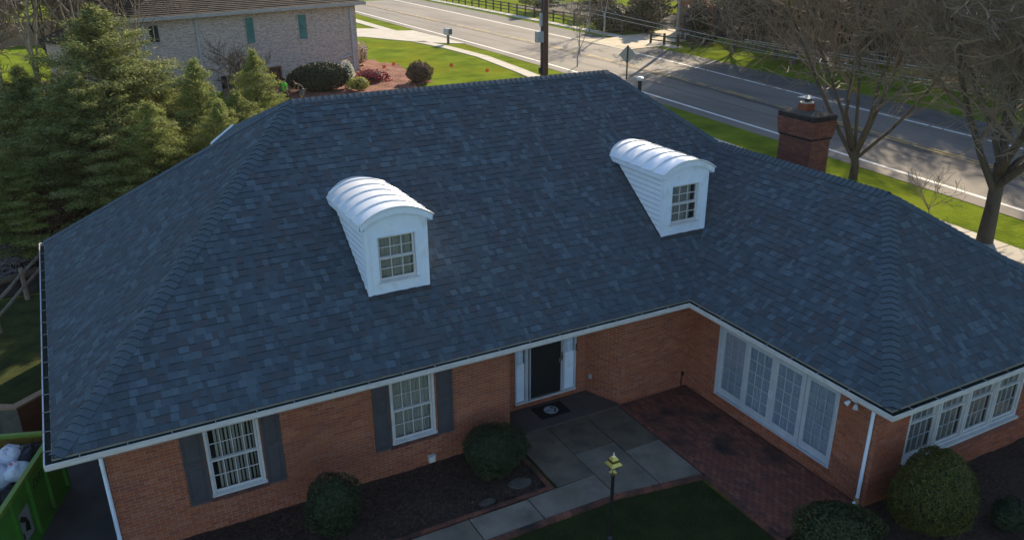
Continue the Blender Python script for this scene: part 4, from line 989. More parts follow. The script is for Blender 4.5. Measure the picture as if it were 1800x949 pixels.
# blades of the shaded lawn
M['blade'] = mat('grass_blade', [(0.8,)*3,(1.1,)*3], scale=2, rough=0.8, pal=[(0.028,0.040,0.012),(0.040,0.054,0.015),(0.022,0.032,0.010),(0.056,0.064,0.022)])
b = MB(); vs = []; fs = []
for i in range(30000):
    x = random.uniform(7.5,13.15); y = random.uniform(-6.2,-2.72)
    if y > -2.75-max(0,(x-11)*0.16) : continue
    a = random.uniform(0,6.28); h = random.uniform(0.03,0.07); w = 0.006; k = len(vs); lx, ly = math.cos(a)*h*0.6, math.sin(a)*h*0.6
    vs += [(x-math.sin(a)*w,y+math.cos(a)*w,-0.09),(x+math.sin(a)*w,y-math.cos(a)*w,-0.09),(x+lx,y+ly,-0.09+h)]; fs.append((k,k+1,k+2))
b.add(vs, fs); b.build('grass', M['blade'], kind='stuff')
# flat stones in the bed
for (x, y, r, lab) in ((9.25,-1.10,0.30,'larger flat stepping stone in the mulch beside the round shrub'),(8.25,-1.38,0.20,'small flat stepping stone in the mulch next to the brick edging')):
    n = 9; rr = [r*random.uniform(0.75,1.1) for _ in range(n)]; top = [(x+rr[i]*math.cos(6.283*i/n), y+0.7*rr[i]*math.sin(6.283*i/n), 0.0+random.uniform(-0.01,0.01)) for i in range(n)]
    b = MB(); b.prism([(p[0],p[1],p[2]-0.10) for p in top], (0.01,0,0.10)); tag(b.build('stepping_stone', M['stone']), lab, 'stone')
# side drive (left) in two slabs
b = MB(); drive = thing('side_driveway', '', ''); del drive['label']; del drive['category']; drive['kind'] = 'structure'
for (y0, y1) in ((-14,-9.0),(-8.98,-4.0),(-3.98,0.2),(0.22,3.28),(3.30,6.6)):
    b = MB(); b.bbox(-7.0,0.66,y0,y1,-0.2,-0.075,0.01); b.build('slab', M['drive'], drive)

# door mat: black with round emblem
mt = thing('doormat', 'black doormat with a round grey team emblem and lettering lying before the dark door', 'doormat', (11.53,1.28,0.036))
b = MB(); b.bbox(-0.46,0.46,-0.31,0.31,0,0.012,0.006); b.build('mat_base', M['matblack'], mt)
def disc(r, z, m, nm, cx=0, cy=0, n=32, r2=None):
    b = MB()
    if r2: vs = [(cx+q*math.cos(6.2832*i/n), cy+q*math.sin(6.2832*i/n), z) for q in (r2, r) for i in range(n)]; b.add(vs, [(i,(i+1)%n,(i+1)%n+n,i+n) for i in range(n)][::1]); 
    else: b.add([(cx+r*math.cos(6.2832*i/n), cy+r*math.sin(6.2832*i/n), z) for i in range(n)], [tuple(range(n))])
    return b.build(nm, m, mt)
disc(0.205, 0.0135, M['matgrey'], 'emblem_disc'); 
disc(0.205, 0.0150, M['matblack'], 'emblem_ring', r2=0.197)
def astroid(cx, cy, r, m):
    b = MB(); n = 40; vs = [(cx, cy, 0.0155)] + [(cx+r*math.cos(t)**3, cy+r*math.sin(t)**3, 0.0155) for t in [6.2832*i/n for i in range(n)]]
    b.add(vs, [(0,1+i,1+(i+1)%n) for i in range(n)]); b.build('emblem_star', m, mt)
astroid(0.075, 0.095, 0.07, M['matblack']); astroid(0.12, 0.0, 0.07, M['matblack']); astroid(0.075, -0.095, 0.07, M['matblack'])
tc_ = bpy.data.curves.new('emblem_text', 'FONT'); tc_.body = 'Steelers'; tc_.size = 0.085; tc_.align_x = 'CENTER'; tc_.align_y = 'CENTER'; tc_.extrude = 0.0005; tc_.offset = 0.001
tmp_ = bpy.data.objects.new('emblem_text_curve', tc_); me_ = bpy.data.meshes.new_from_object(tmp_); bpy.data.objects.remove(tmp_); me_.materials.clear(); me_.materials.append(M['matblack']); to_ = bpy.data.objects.new('emblem_text', me_); COL.objects.link(to_); to_.parent = mt; to_.location = (-0.07, 0.0, 0.0160); to_.rotation_euler = (0,0,0); to_.scale = (0.78,1,1)

# lamp post
lp = thing('lamp_post', 'black garden lamp post with a shiny brass lantern head standing in the dark lawn', 'lamp post', (10.08,-3.67,-0.1))
b = MB(); b.lathe([(0.075,0),(0.075,0.05),(0.045,0.09),(0.038,0.12),(0.036,1.60),(0.045,1.62),(0.045,1.66),(0.03,1.68)], n=16); b.build('post', M['black'], lp, smooth=False)
b = MB(); b.lathe([(0.035,1.68),(0.06,1.70),(0.085,1.73),(0.085,1.745),(0.05,1.75)], n=8); b.build('lantern_base', M['brass'], lp)
for a in range(4):
    w = math.pi/4+a*math.pi/2; b = MB(); b.tube([(0.062*math.cos(w),0.062*math.sin(w),1.745),(0.105*math.cos(w),0.105*math.sin(w),1.93)], 0.007, 5); b.build('lantern_rib', M['black'], lp)
b = MB(); r0, r1 = 0.058*0.707, 0.10*0.707
b.add([(-r0,-r0,1.748),(r0,-r0,1.748),(r0,r0,1.748),(-r0,r0,1.748),(-r1,-r1,1.928),(r1,-r1,1.928),(r1,r1,1.928),(-r1,r1,1.928)], [(0,1,5,4),(1,2,6,5),(2,3,7,6),(3,0,4,7)]); b.build('lantern_glass', M['glass'], lp)
b = MB(); b.tube([(0,0,1.75),(0,0,1.80)],0.014,8); b.lathe([(0.012,1.80),(0.022,1.83),(0.018,1.87),(0.004,1.90)], n=8); b.build('bulb', M['dirtwhite'], lp)
b = MB(); q = 0.130
def sq(r, z): return [(-r,-r,z),(r,-r,z),(r,r,z),(-r,r,z)]
levels = sq(0.135,1.930)+sq(0.135,1.948)+sq(0.088,2.01)+sq(0.080,2.07)+sq(0.035,2.13)
b.add(levels, [(3,2,1,0)]+[(k*4+i,k*4+(i+1)%4,(k+1)*4+(i+1)%4,(k+1)*4+i) for k in range(4) for i in range(4)]+[(16,17,18,19)]); b.build('lantern_roof', M['brass'], lp)
b = MB(); b.lathe([(0.02,2.13),(0.012,2.15),(0.022,2.17),(0.004,2.24)], n=8); b.build('finial', M['capmetal'], lp)

# ------------------------------------------------------------------ leafy shrubs
def leaf_mass(pts, nrm, size, m, name, parent, jitter=0.6, asp=0.5, **kw):
    n = len(pts); rng = np.random.default_rng(len(pts)+7)
    d = rng.normal(size=(n,3)); d = d*jitter + nrm; d /= np.linalg.norm(d, axis=1)[:,None]
    a = np.cross(d, rng.normal(size=(n,3))); a /= np.linalg.norm(a, axis=1)[:,None]; c = np.cross(d, a)
    s = size*rng.uniform(0.6,1.3,size=(n,1)); a = a*s; c = c*s*asp
    v = np.stack([pts-a, pts+c*0.9-a*0.1, pts+a, pts-c*0.9-a*0.1], axis=1).reshape(-1,3)
    me = bpy.data.meshes.new(name); me.vertices.add(4*n); me.vertices.foreach_set('co', v.ravel().astype('f'))
    me.loops.add(4*n); me.loops.foreach_set('vertex_index', np.arange(4*n, dtype='i')); me.polygons.add(n)
    me.polygons.foreach_set('loop_start', np.arange(0,4*n,4,dtype='i')); me.update(calc_edges=True); me.validate()
    me.materials.append(m); o = bpy.data.objects.new(name, me); COL.objects.link(o)
    if parent is not None: o.parent = parent
    for k, q in kw.items(): o[k] = q
    return o
def bumpy(rng, P, amp, f):
    ph = rng.uniform(0,6.28,size=(6,)); k = rng.normal(size=(6,3))*f
    return 1+amp*sum(np.sin(P@k[i]+ph[i]) for i in range(6))/2.4
def shrub(name, label, loc, rx, ry, h, m, nleaf, size, seed=1, shape='round', bottom=0.12, group=None, amp=0.105, twig=None, cat='shrub'):
    rng = np.random.default_rng(seed); t = thing(name, label, cat, loc, group=group)
    u = rng.normal(size=(nleaf,3)); u /= np.linalg.norm(u,axis=1)[:,None]
    rad = bumpy(rng, u, amp, 3.2)*bumpy(rng, u, amp*0.5, 9)
    depth = 1-np.abs(rng.normal(size=nleaf))*0.07+np.where(rng.random(nleaf) < 0.05, rng.uniform(0,0.09,size=nleaf), 0)
    P = u*(rad*depth)[:,None]
    zz = (P[:,2]+1)/2
    if shape == 'cone':
        k = np.clip(1.12-0.42*zz-0.10*zz**4, 0.1, 2); P[:,0] *= k; P[:,1] *= k
        P[:,:2] *= np.where(zz < 0.5, 1.0+0.25*(0.5-zz), 1)[:,None]
    P = P*np.array([rx,ry,h/2]) + np.array([0,0,h/2+bottom*0])
    P[:,2] = np.maximum(P[:,2], 0.03+rng.uniform(0,0.08,size=nleaf))
    leaf_mass(P, u, size, m, 'foliage', t)
    # inner core of darker branches: short twigs from a stem
    b = MB(); b.tube([(0,0,-0.05),(0,0,h*0.35)], [0.05,0.03], 6)
    for i in range(26):
        d = Vector(u[i]); e = Vector((P[i][0]*0.74, P[i][1]*0.74, max(0.05,P[i][2]*0.78))); b.tube([(0,0,h*0.12), e*0.5+Vector((0,0,0.05)), e], [0.018,0.010,0.004], 4)
    b.build('stem', twig or M['bark'], t)
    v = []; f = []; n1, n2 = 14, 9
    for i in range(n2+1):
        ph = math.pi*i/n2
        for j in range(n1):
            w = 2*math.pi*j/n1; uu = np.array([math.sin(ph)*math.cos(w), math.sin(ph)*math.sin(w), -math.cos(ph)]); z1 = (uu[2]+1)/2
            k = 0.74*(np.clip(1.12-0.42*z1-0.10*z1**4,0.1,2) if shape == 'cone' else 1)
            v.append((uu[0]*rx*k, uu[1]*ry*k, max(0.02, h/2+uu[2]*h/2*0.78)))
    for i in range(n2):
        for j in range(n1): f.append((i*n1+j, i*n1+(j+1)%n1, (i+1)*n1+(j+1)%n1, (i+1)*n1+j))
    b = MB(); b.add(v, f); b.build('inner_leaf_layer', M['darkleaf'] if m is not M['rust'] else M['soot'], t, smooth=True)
    return t
shrub('boxwood_shrub', 'rounded dark green shrub beneath the wall left of the lower window with half open blinds', (4.92,-0.62,-0.05), 0.62,0.55,1.42, M['box'], 9000, 0.030, 2, bottom=0)
shrub('boxwood_shrub', 'largest rounded dark green shrub at the corner beside the porch slab', (8.98,-0.30,-0.05), 0.82,0.70,1.22, M['box'], 17000, 0.025, 3)
shrub('arborvitae_shrub', 'tall egg-shaped olive green clipped shrub under the ribbon windows at the wing corner', (16.42,-6.72,-0.05), 1.0,0.92,2.0, M['yew'], 30000, 0.024, 4, 'cone', amp=0.06)
shrub('juniper_shrub', 'low wide olive shrub at the bottom edge beside the brick patio corner', (13.95,-6.35,-0.05), 1.0,0.80,1.05, M['olive'], 12000, 0.034, 5, amp=0.10)
shrub('boxwood_shrub', 'small round dark shrub in the bed at the right bottom corner of the photo', (17.95,-7.55,-0.05), 0.42,0.40,0.62, M['box'], 5000, 0.028, 6)
# neighbour planting
shrub('clipped_hedge', 'broad dark green clipped hedge before the neighbour house wall', (16.4,39.6,2.4), 2.1,1.1,1.9, M['darkleaf'], 9000, 0.075, 7, amp=0.04, cat='hedge')
shrub('flowering_shrub', 'arching shrub edged with pale yellow blossom at the end of the dark hedge', (18.4,39.7,2.4), 0.42,0.8,1.9, M['whiteleaf'], 900, 0.07, 8)
shrub('golden_shrub', 'small yellow-green shrub behind the ridge at the foot of the blossom', (18.7,38.4,2.5), 0.75,0.6,0.85, M['yellowleaf'], 1500, 0.06, 9)
shrub('azalea', 'crimson flowering azalea in the red mulch by the neighbour wall corner', (20.6,41.2,2.4), 1.15,0.9,0.95, M['redleaf'], 2600, 0.07, 10, amp=0.2, twig=M['twig'])
shrub('rusty_shrub', 'rust brown rounded shrub at the edge of the red mulch slope', (23.5,39.6,2.4), 0.95,0.9,1.5, M['rust'], 4200, 0.06, 11, amp=0.14)
shrub('blossom_shrub', 'pale pink blossoming shrub beside the neighbour house corner', (23.2,51.5,2.4), 0.6,0.9,1.5, M['pinkleaf'], 1400, 0.08, 12, amp=0.2)
shrub('woodland_bush', 'dark tangled bush under the pale trees at the left edge', (-1.5,38,1.2), 3.2,3.0,2.6, M['darkleaf'], 5000, 0.12, 40, amp=0.25)
shrub('woodland_bush', 'dark bush in the shade left of the neighbour side wall', (4.5,42,1.9), 2.6,2.4,2.0, M['olive'], 4000, 0.12, 41, amp=0.25)
shrub('rusty_shrub', 'reddish brown shrub in the dark woods beyond the rear left roof corner', (0.0,21.5,0.2), 1.0,0.9,2.4, M['rust'], 5200, 0.05, 13, amp=0.2)
for (x, y, lab) in ((22.94,45.55,'orange marker flag on the red mulch slope, nearest the neighbour wall'),(24.08,46.53,'orange marker flag at the top edge of the red mulch'),(27.69,43.73,'orange marker flag on the sunlit lawn, farther from the roof ridge'),(28.83,39.89,'orange marker flag on the lawn just above the roof ridge')):
    t = thing('marker_flag', lab, 'flag', (x,y,2.4)); b = MB(); b.tube([(0,0,0),(0,0,0.55)], 0.012, 5); b.build('wire', M['greymetal'], t)
    b = MB(); b.add([(0.0,-0.01,0.3),(0.13,-0.05,0.31),(0.27,0.05,0.30),(0.27,0.04,0.53),(0.13,-0.04,0.54),(0.0,-0.01,0.55)],[(0,1,4,5),(1,2,3,4)]); b.prism([(0.0,-0.12,0.33),(0.02,0.12,0.34),(0.02,0.10,0.52),(0.0,-0.10,0.50)],(0.012,0,0)); b.build('pennant', M['orange'], t)

# ------------------------------------------------------------------ neighbour house
NO = Vector((21.58,46.90,0)); ND = Vector((0.941,0.338,0)).normalized(); NN = Vector((ND.y,-ND.x,0))
def nx(p): return NO + ND*p[0] + NN*p[1] + Vector((0,0,p[2]))
nb = thing('neighbour_house', 'large grey-brown brick two-storey house with brown hip roof behind the garden', 'house')
nwin = [(-9.25,-8.62,5.30,6.95,'g'),(-5.10,-4.42,5.22,6.86,'g'),(-4.55,-3.40,2.55,3.55,'b'),(-11.55,-10.6,2.35,3.42,'k'),(-15.85,-15.25,5.95,6.95,'k')]
b = MB(nx); S0, S1, ND_ = -16.6, 0.0, 11.0
b.box(S0,S1,-ND_,0,1.6,7.42); nbw = b.build('wall', M['nbbrick'], nb)
for (a, c, e, f, k) in nwin:
    b = MB(nx); fr = 0.07
    b.box(a-fr,a,-0.05,0.05,e-fr,f+fr); b.box(c,c+fr,-0.05,0.05,e-fr,f+fr); b.box(a,c,-0.05,0.048,f,f+fr); b.box(a,c,-0.05,0.07,e-fr,e)
    w = b.build('window', M['nbtrim'] if k != 'g' else M['nbbrick'], nb)
    gm = M[{'g':'greenglass','b':'blueglass','k':'blackglass'}[k]]; mz = (e+f)/2
    if k == 'g': parts = [(a,c,e,mz-0.02),(a,c,mz+0.02,f)]; bar = (a,c,mz-0.02,mz+0.02)
    else: mx_ = (a+c)/2; parts = [(a,mx_-0.03,e,f),(mx_+0.03,c,e,f)]; bar = (mx_-0.03,mx_+0.03,e,f)
    for q in parts: b = MB(nx); b.box(q[0],q[1],0.005,0.02,q[2],q[3]); b.build('pane', gm, w)
    b = MB(nx); b.box(bar[0],bar[1],0.005,0.035,bar[2],bar[3]); b.build('mullion', M['nbtrim'] if k != 'g' else M['greenglass'], w)
b = MB(nx); b.box(-8.05,-7.95,0,0.06,2.0,3.6); b.box(-6.95,-6.85,0,0.06,2.0,3.6); b.box(-7.95,-6.95,0,0.055,3.5,3.6); dr = b.build('back_door', M['timber'], nb)
b = MB(nx); b.box(-7.95,-6.95,0.005,0.03,2.0,3.5); b.build('door_leaf', M['blackglass'], dr)
# hip roof with shingle courses as real steps
ov = 0.5; ex0, ex1, ey0, ey1 = S0-ov, S1+ov, ov, -ND_-ov; ze = 7.45; pit = 0.42
hw_ = (ey0-ey1)/2; zr = ze+pit*hw_; ym = (ey0+ey1)/2
rc = [(ex0,ey0,ze),(ex1,ey0,ze),(ex1,ey1,ze),(ex0,ey1,ze),(ex0+hw_,ym,zr),(ex1-hw_,ym,zr)]
b = MB(nx); b.add([(p[0],p[1],p[2]-0.03) for p in rc], [(0,1,5,4),(1,2,5),(2,3,4,5),(3,0,4)]); nr_o = b.build('roof', M['deck'], nb)
b = MB(nx); nc = 26
for k in range(nc):
    t0, t1 = k/nc, (k+1)/nc
    def P(i, j, t): a, c = rc[i], rc[j]; return (a[0]+(c[0]-a[0])*t, a[1]+(c[1]-a[1])*t, a[2]+(c[2]-a[2])*t)
    for (i, j, k2, l) in ((0,1,4,5),(1,2,5,5),(3,0,4,4),(2,3,5,4)):
        A, B_ = P(i,k2,t0), P(j,l,t0); C_, D_ = P(j,l,t1), P(i,k2,t1); n_ = max(1, int((Vector(A)-Vector(B_)).length/0.6))
        for q in range(n_):
            s0, s1 = q/n_, (q+1)/n_
            def mixp(a, c, s, dz): return (a[0]+(c[0]-a[0])*s, a[1]+(c[1]-a[1])*s, a[2]+(c[2]-a[2])*s+dz)
            lf = 0.05+random.uniform(0,0.015)
            b.add([mixp(A,B_,s0,lf),mixp(A,B_,s1,lf),mixp(D_,C_,s1,0.005),mixp(D_,C_,s0,0.005),mixp(A,B_,s0,0),mixp(A,B_,s1,0)], [(0,1,2,3),(4,5,1,0)])
b.build('shingle', M['nbroof'], nr_o, kind='stuff')
b = MB(nx); 
for (x0,x1,y0,y1) in ((ex0,ex1,ey0-0.001,ey0+0.09),(ex0-0.09,ex0,ey1,ey0+0.09),(ex1,ex1+0.09,ey1,ey0+0.09)): b.box(x0,x1,y0,y1,ze-0.20,ze+0.02)
b.build('gutter', M['nbtrim'], nb)
b = MB(nx); b.box(ex0,ex1,ey1,ey0,ze-0.17,ze-0.12); b.build('soffit', M['nbtrim'], nb)
for s in (-12.75,-16.2):
    b = MB(nx); b.tube([(s,0.45,7.3),(s,0.08,7.05),(s,0.08,2.2)], 0.075, 8); b.build('downspout', M['nbpipe'], nb)
b = MB(nx); b.tube([(-0.55,0.45,7.3),(-0.52,0.10,7.1),(-0.52,0.10,2.3)], 0.085, 8); b.build('downspout', M['nbpipe'], nb)
b = MB(nx); b.tube([(-0.55,0.12,3.75),(-1.75,0.12,3.55),(-1.75,0.12,3.2)], 0.06, 8); b.build('conduit', M['nbpipe'], nb)
b = MB(nx); b.box(-2.55,-2.05,0.01,0.20,2.75,3.25); b.box(-1.65,-1.40,0.01,0.16,2.9,3.15); b.build('meter_box', M['greymetal'], nb)
b = MB(nx); b.lathe([(0.09,0),(0.09,0.08),(0.03,0.1)], (-5.2,0.10,4.0), 10); b.build('wall_lamp', M['dirtwhite'], nb)
# side wing behind to the left
b = MB(nx); b.box(-18.4,-16.62,-10,-3.5,1.8,5.6); b.build('side_wing_wall', M['nbbrick'], nb)
b = MB(nx); b.add([(-18.8,-3,5.6),(-16.62,-3,5.6),(-16.62,-10.5,5.6),(-18.8,-10.5,5.6),(-17.8,-5.5,6.5),(-17.8,-8,6.5),(-16.62,-6.7,6.5)], [(0,1,4),(1,6,5,4),(0,4,5,3),(1,2,5,6),(2,3,5)]); b.build('side_wing_roof', M['nbroof'], nb)
b = MB(nx); b.box(-18.85,-16.62,-3.08,-2.98,5.42,5.62); b.build('gutter', M['nbtrim'], nb)
b = MB(nx); b.box(-16.9,-16.61,-8.6,-6.2,3.0,4.8); b.build('window', M['blackglass'], nb)
tf = thing('board_fence', 'low brown board fence beside the neighbour house above the conifers', 'fence')
for i in range(14):
    b = MB(nx); s = -17.8+i*0.31; b.box(s, s+0.295, 2.2, 2.24, 1.9, 3.35+random.uniform(-0.02,0.02)); b.build('board', M['tanfence'], tf)
for i in range(6):
    b = MB(nx); s = -12.9+i*0.31; b.box(s, s+0.295, 2.6, 2.64, 1.6, 3.05+random.uniform(-0.02,0.02)); b.build('board', M['tanfence'], tf)

# people beyond the ridge
def skin_body(name, joints, edges, radii, m, parent, sub=1):
    me = bpy.data.meshes.new(name); me.from_pydata(joints, edges, []); me.materials.append(m)
    o = bpy.data.objects.new(name, me); COL.objects.link(o); o.parent = parent
    md = o.modifiers.new('skin', 'SKIN'); md.use_smooth_shade = True
    for i, r in enumerate(radii): me.skin_vertices[0].data[i].radius = (r[0], r[1]) if isinstance(r, tuple) else (r, r)
    me.skin_vertices[0].data[0].use_root = True
    s = o.modifiers.new('sub', 'SUBSURF'); s.levels = sub; s.render_levels = sub
    return o
def person(label, loc, rz, joints, shirt_m, leg_m, sleeves=True, shorts=False):
    J = joints; p = thing('person', label, 'person', loc, rz)
    names = list(J.keys()); idx = {n: i for i, n in enumerate(names)}
    E = [('pelvis','waist'),('waist','chest'),('chest','neck'),('neck','head'),('head','crown'),('chest','shl'),('shl','ell'),('ell','wrl'),('wrl','hal'),('chest','shr'),('shr','elr'),('elr','wrr'),('wrr','har'),
         ('pelvis','hil'),('hil','knl'),('knl','anl'),('anl','tol'),('pelvis','hir'),('hir','knr'),('knr','anr'),('anr','tor')]
    R = dict(pelvis=(.15,.11),waist=(.13,.10),chest=(.17,.11),neck=.055,head=(.085,.10),crown=(.07,.08),shl=.065,ell=.045,wrl=.03,hal=(.04,.02),shr=.065,elr=.045,wrr=.03,har=(.04,.02),hil=.09,knl=.062,anl=.042,tol=.035,hir=.09,knr=.062,anr=.042,tor=.035)
    skin_body('body', [J[n] for n in names], [(idx[a], idx[b_]) for a, b_ in E], [R[n] for n in names], M['skin'], p)
    def sub(nm, keys, edges, grow, m):
        ks = keys; skin_body(nm, [J[k] for k in ks], [(ks.index(a), ks.index(b_)) for a, b_ in edges], [tuple(v+grow for v in (R[k] if isinstance(R[k], tuple) else (R[k], R[k]))) for k in ks], m, p)
    J['sl'] = tuple((a+b_)/2 for a, b_ in zip(J['shl'], J['ell'])); J['sr'] = tuple((a+b_)/2 for a, b_ in zip(J['shr'], J['elr'])); R['sl'] = .06; R['sr'] = .06
    sub('shirt', ['pelvis','waist','chest','shl','sl','shr','sr'], [('pelvis','waist'),('waist','chest'),('chest','shl'),('shl','sl'),('chest','shr'),('shr','sr')], 0.045, shirt_m)
    if shorts: sub('shorts', ['pelvis','hil','knl','hir','knr'], [('pelvis','hil'),('hil','knl'),('pelvis','hir'),('hir','knr')], 0.03, leg_m)
    else: sub('trousers', ['pelvis','hil','knl','anl','hir','knr','anr'], [('pelvis','hil'),('hil','knl'),('knl','anl'),('pelvis','hir'),('hir','knr'),('knr','anr')], 0.02, leg_m)
    sub('shoe', ['anl','tol'], [('anl','tol')], 0.018, M['darkcloth']); sub('shoe', ['anr','tor'], [('anr','tor')], 0.018, M['darkcloth'])
    h = Vector(J['head']); c = Vector(J['crown']); up = (c-h).normalized(); cc = h*0.35+c*0.65
    b = MB(); v = []; f = []
    side = up.cross(Vector((0,1,0)));  side = side.normalized() if side.length > .1 else Vector((1,0,0)); fwd = side.cross(up)
    for i in range(7):
        ph = math.pi*0.58*i/6
        for j in range(12):
            w = 6.2832*j/12; v.append(cc+up*(math.cos(ph)*0.115)+(side*math.cos(w)+fwd*math.sin(w))*math.sin(ph)*0.108)
    for i in range(6):
        for j in range(12): f.append((i*12+j, i*12+(j+1)%12, (i+1)*12+(j+1)%12, (i+1)*12+j))
    b.add(v, f); b.build('hair', M['hair'], p, smooth=True)
    # hands: palm grows from the body mesh; five fingers each
    for s_ in ('l','r'):
        a = Vector(J['ha'+s_]); d = (a-Vector(J['wr'+s_])).normalized(); sd_ = d.cross(Vector((0,0,1))); sd_ = sd_.normalized() if sd_.length > .1 else Vector((1,0,0))
        b = MB()
        for i in range(4):
            q = a+sd_*(0.022*(i-1.5)); L_ = (0.075,0.085,0.08,0.062)[i]; b.tube([q, q+d*L_*0.55, q+d*L_*0.85+Vector((0,0,-0.02))], [0.010,0.009,0.006], 5)
        q = a-d*0.04+sd_*0.04; b.tube([q, q+(d*0.6+sd_*0.8)*0.05], [0.011,0.007], 5)
        b.build('fingers', M['skin'], p)
    return p
stand = dict(pelvis=(0,0,0.95),waist=(0,0.0,1.12),chest=(0,0,1.36),neck=(0,0.01,1.52),head=(0,-0.02,1.62),crown=(0,-0.01,1.74),
    shl=(0.19,0,1.43),ell=(0.26,-0.06,1.16),wrl=(0.20,-0.28,1.05),hal=(0.17,-0.35,1.05),shr=(-0.19,0,1.43),elr=(-0.27,0.02,1.15),wrr=(-0.27,-0.05,0.90),har=(-0.27,-0.07,0.82),
    hil=(0.10,0,0.88),knl=(0.12,-0.03,0.49),anl=(0.12,0.02,0.09),tol=(0.13,-0.16,0.03),hir=(-0.10,0,0.88),knr=(-0.12,-0.02,0.49),anr=(-0.13,0.03,0.09),tor=(-0.15,-0.15,0.03))
bend = dict(pelvis=(0,0.05,0.92),waist=(0,-0.07,1.05),chest=(0,-0.25,1.20),neck=(0,-0.38,1.27),head=(0,-0.46,1.30),crown=(0,-0.55,1.38),
    shl=(0.19,-0.28,1.22),ell=(0.22,-0.40,0.98),wrl=(0.14,-0.58,0.92),hal=(0.12,-0.65,0.91),shr=(-0.19,-0.28,1.22),elr=(-0.22,-0.38,0.97),wrr=(-0.14,-0.56,0.90),har=(-0.12,-0.63,0.89),
    hil=(0.10,0.04,0.86),knl=(0.13,-0.04,0.48),anl=(0.13,0.05,0.09),tol=(0.14,-0.13,0.03),hir=(-0.10,0.04,0.86),knr=(-0.13,-0.03,0.48),anr=(-0.14,0.06,0.09),tor=(-0.16,-0.12,0.03))
person('person in a lime green T-shirt and black trousers standing by the conifer', (13.05,35.1,2.42), math.radians(100), stand, M['shirt'], M['darkcloth'])
person('person in a dark top and grey shorts leaning forward beside the hedge', (14.25,35.9,2.42), math.radians(-70), bend, M['darkcloth'], M['greycloth'], shorts=True)

# mailbox
t = thing('mailbox', 'grey box mailbox on a post beside the pavement with a long shadow', 'mailbox', (34.43,59.13,2.4), math.radians(20))
b = MB(); b.box(-0.09,0.09,-0.09,0.09,0,1.1); b.build('post', M['greytimber'], t)
b = MB(); b.prism([(-0.22,-0.33,0.85),(0.22,-0.33,0.85),(0.26,-0.33,1.0),(0.26,-0.33,1.28),(0.17,-0.33,1.42),(-0.17,-0.33,1.42),(-0.26,-0.33,1.28),(-0.26,-0.33,1.0)], (0,0.66,0)); b.build('box', M['greymetal'], t)
b = MB(); b.box(-0.2,0.2,-0.35,-0.331,0.95,1.36); b.build('door', M['greytimber'], t)
# road sign (seen from behind)
t = thing('road_sign', 'diamond road sign seen from behind on a dark post behind the roof', 'sign', (36.93,33.65,2.4), math.radians(-16))
b = MB(); b.box(-0.045,0.045,-0.03,0.03,-0.2,2.35); b.build('post', M['fencewood'], t)
b = MB(); b.prism([(-0.62,0.035,1.72),(0,0.035,1.09),(0.62,0.035,1.72),(0,0.035,2.35)], (0,0.012,0)); b.build('sign_panel', M['signback'], t)
# utility pole near the roof
pb = Vector((22.72,20.9,ground_z(22.72,20.9)-0.2))
t = thing('utility_pole', 'brown wooden utility pole with grey cable boxes rising behind the roof ridge', 'utility pole', pb)
b = MB(); b.tube([(0,0,0),(0,0,6),(0,0,11.5)], [0.175,0.165,0.14], 14); b.build('pole', M['polewood'], t, smooth=True)
b = MB(); b.tube([(-0.20,0.02,1),(-0.20,0.02,11)], 0.045, 8); b.tube([(-0.16,-0.13,1),(-0.15,-0.12,11)], 0.03, 8); b.build('conduit', M['cable'], t)
hz = 7.1 - pb.z
b = MB(); b.bbox(-0.52,-0.17,-0.18,0.12,hz,hz+0.52,0.02); b.build('cable_box', M['greymetal'], t)
b = MB(); b.bbox(-0.30,-0.18,-0.08,0.08,hz+0.75,hz+1.35,0.02); b.build('cable_box', M['greymetal'], t)
b = MB(); b.bbox(-0.33,-0.17,-0.08,0.08,hz-1.5,hz-1.2,0.02); b.build('junction_box', M['black'], t)
# far pole
t = thing('street_pole', 'grey pole across the road beside the white blossom tree', 'utility pole', (52.9,47.97,2.3))
b = MB(); b.tube([(0,0,0),(0,0,10)], [0.19,0.14], 12); b.build('pole', M['greypole'], t, smooth=True)
b = MB(); b.box(-1.0,1.0,-0.05,0.05,9.0,9.12); b.build('crossarm', M['greypole'], t)

# cables
def cable(label, a, c, sag, r, m, group=None):
    a, c = Vector(a), Vector(c); n = 40; pts = []
    for i in range(n+1):
        s = i/n; p = a+(c-a)*s; p.z -= sag*4*s*(1-s); pts.append(p)
    b = MB(); b.tube(pts, r, 5); o = b.build('overhead_cable', m); tag(o, label, 'cable', group)
G = 'overhead cables along the road'
cable('thin upper cable crossing to the grey pole and blossom tree', (50,90,6.8), (50,10,2.9), 0.3, 0.022, M['greymetal'], G)
cable('second thin cable just below, passing in front of the grey pole', (50,90,6.3), (50,16,2.9), 0.3, 0.022, M['greymetal'], G)
cable('highest cable glinting through the bare tree crowns at the top right', (50,48,8.7), (50,-12,6.1), 0.25, 0.022, M['brightcable'], G)
cable('upper one of the bright twin cables over the far verge', (50,36,4.15), (50,-10,4.15), 0.15, 0.03, M['brightcable'], G)
cable('lower one of the bright twin cables over the far verge', (50,36,4.02), (50,-10,3.86), 0.15, 0.026, M['brightcable'], G)
cable('lowest cable running just above the far green verge', (50,36,3.35), (50,-10,3.45), 0.1, 0.02, M['brightcable'], G)
cable('short bright cable slightly above the twin cables at the right', (50,24,4.35), (50,-10,4.40), 0.1, 0.02, M['brightcable'], G)

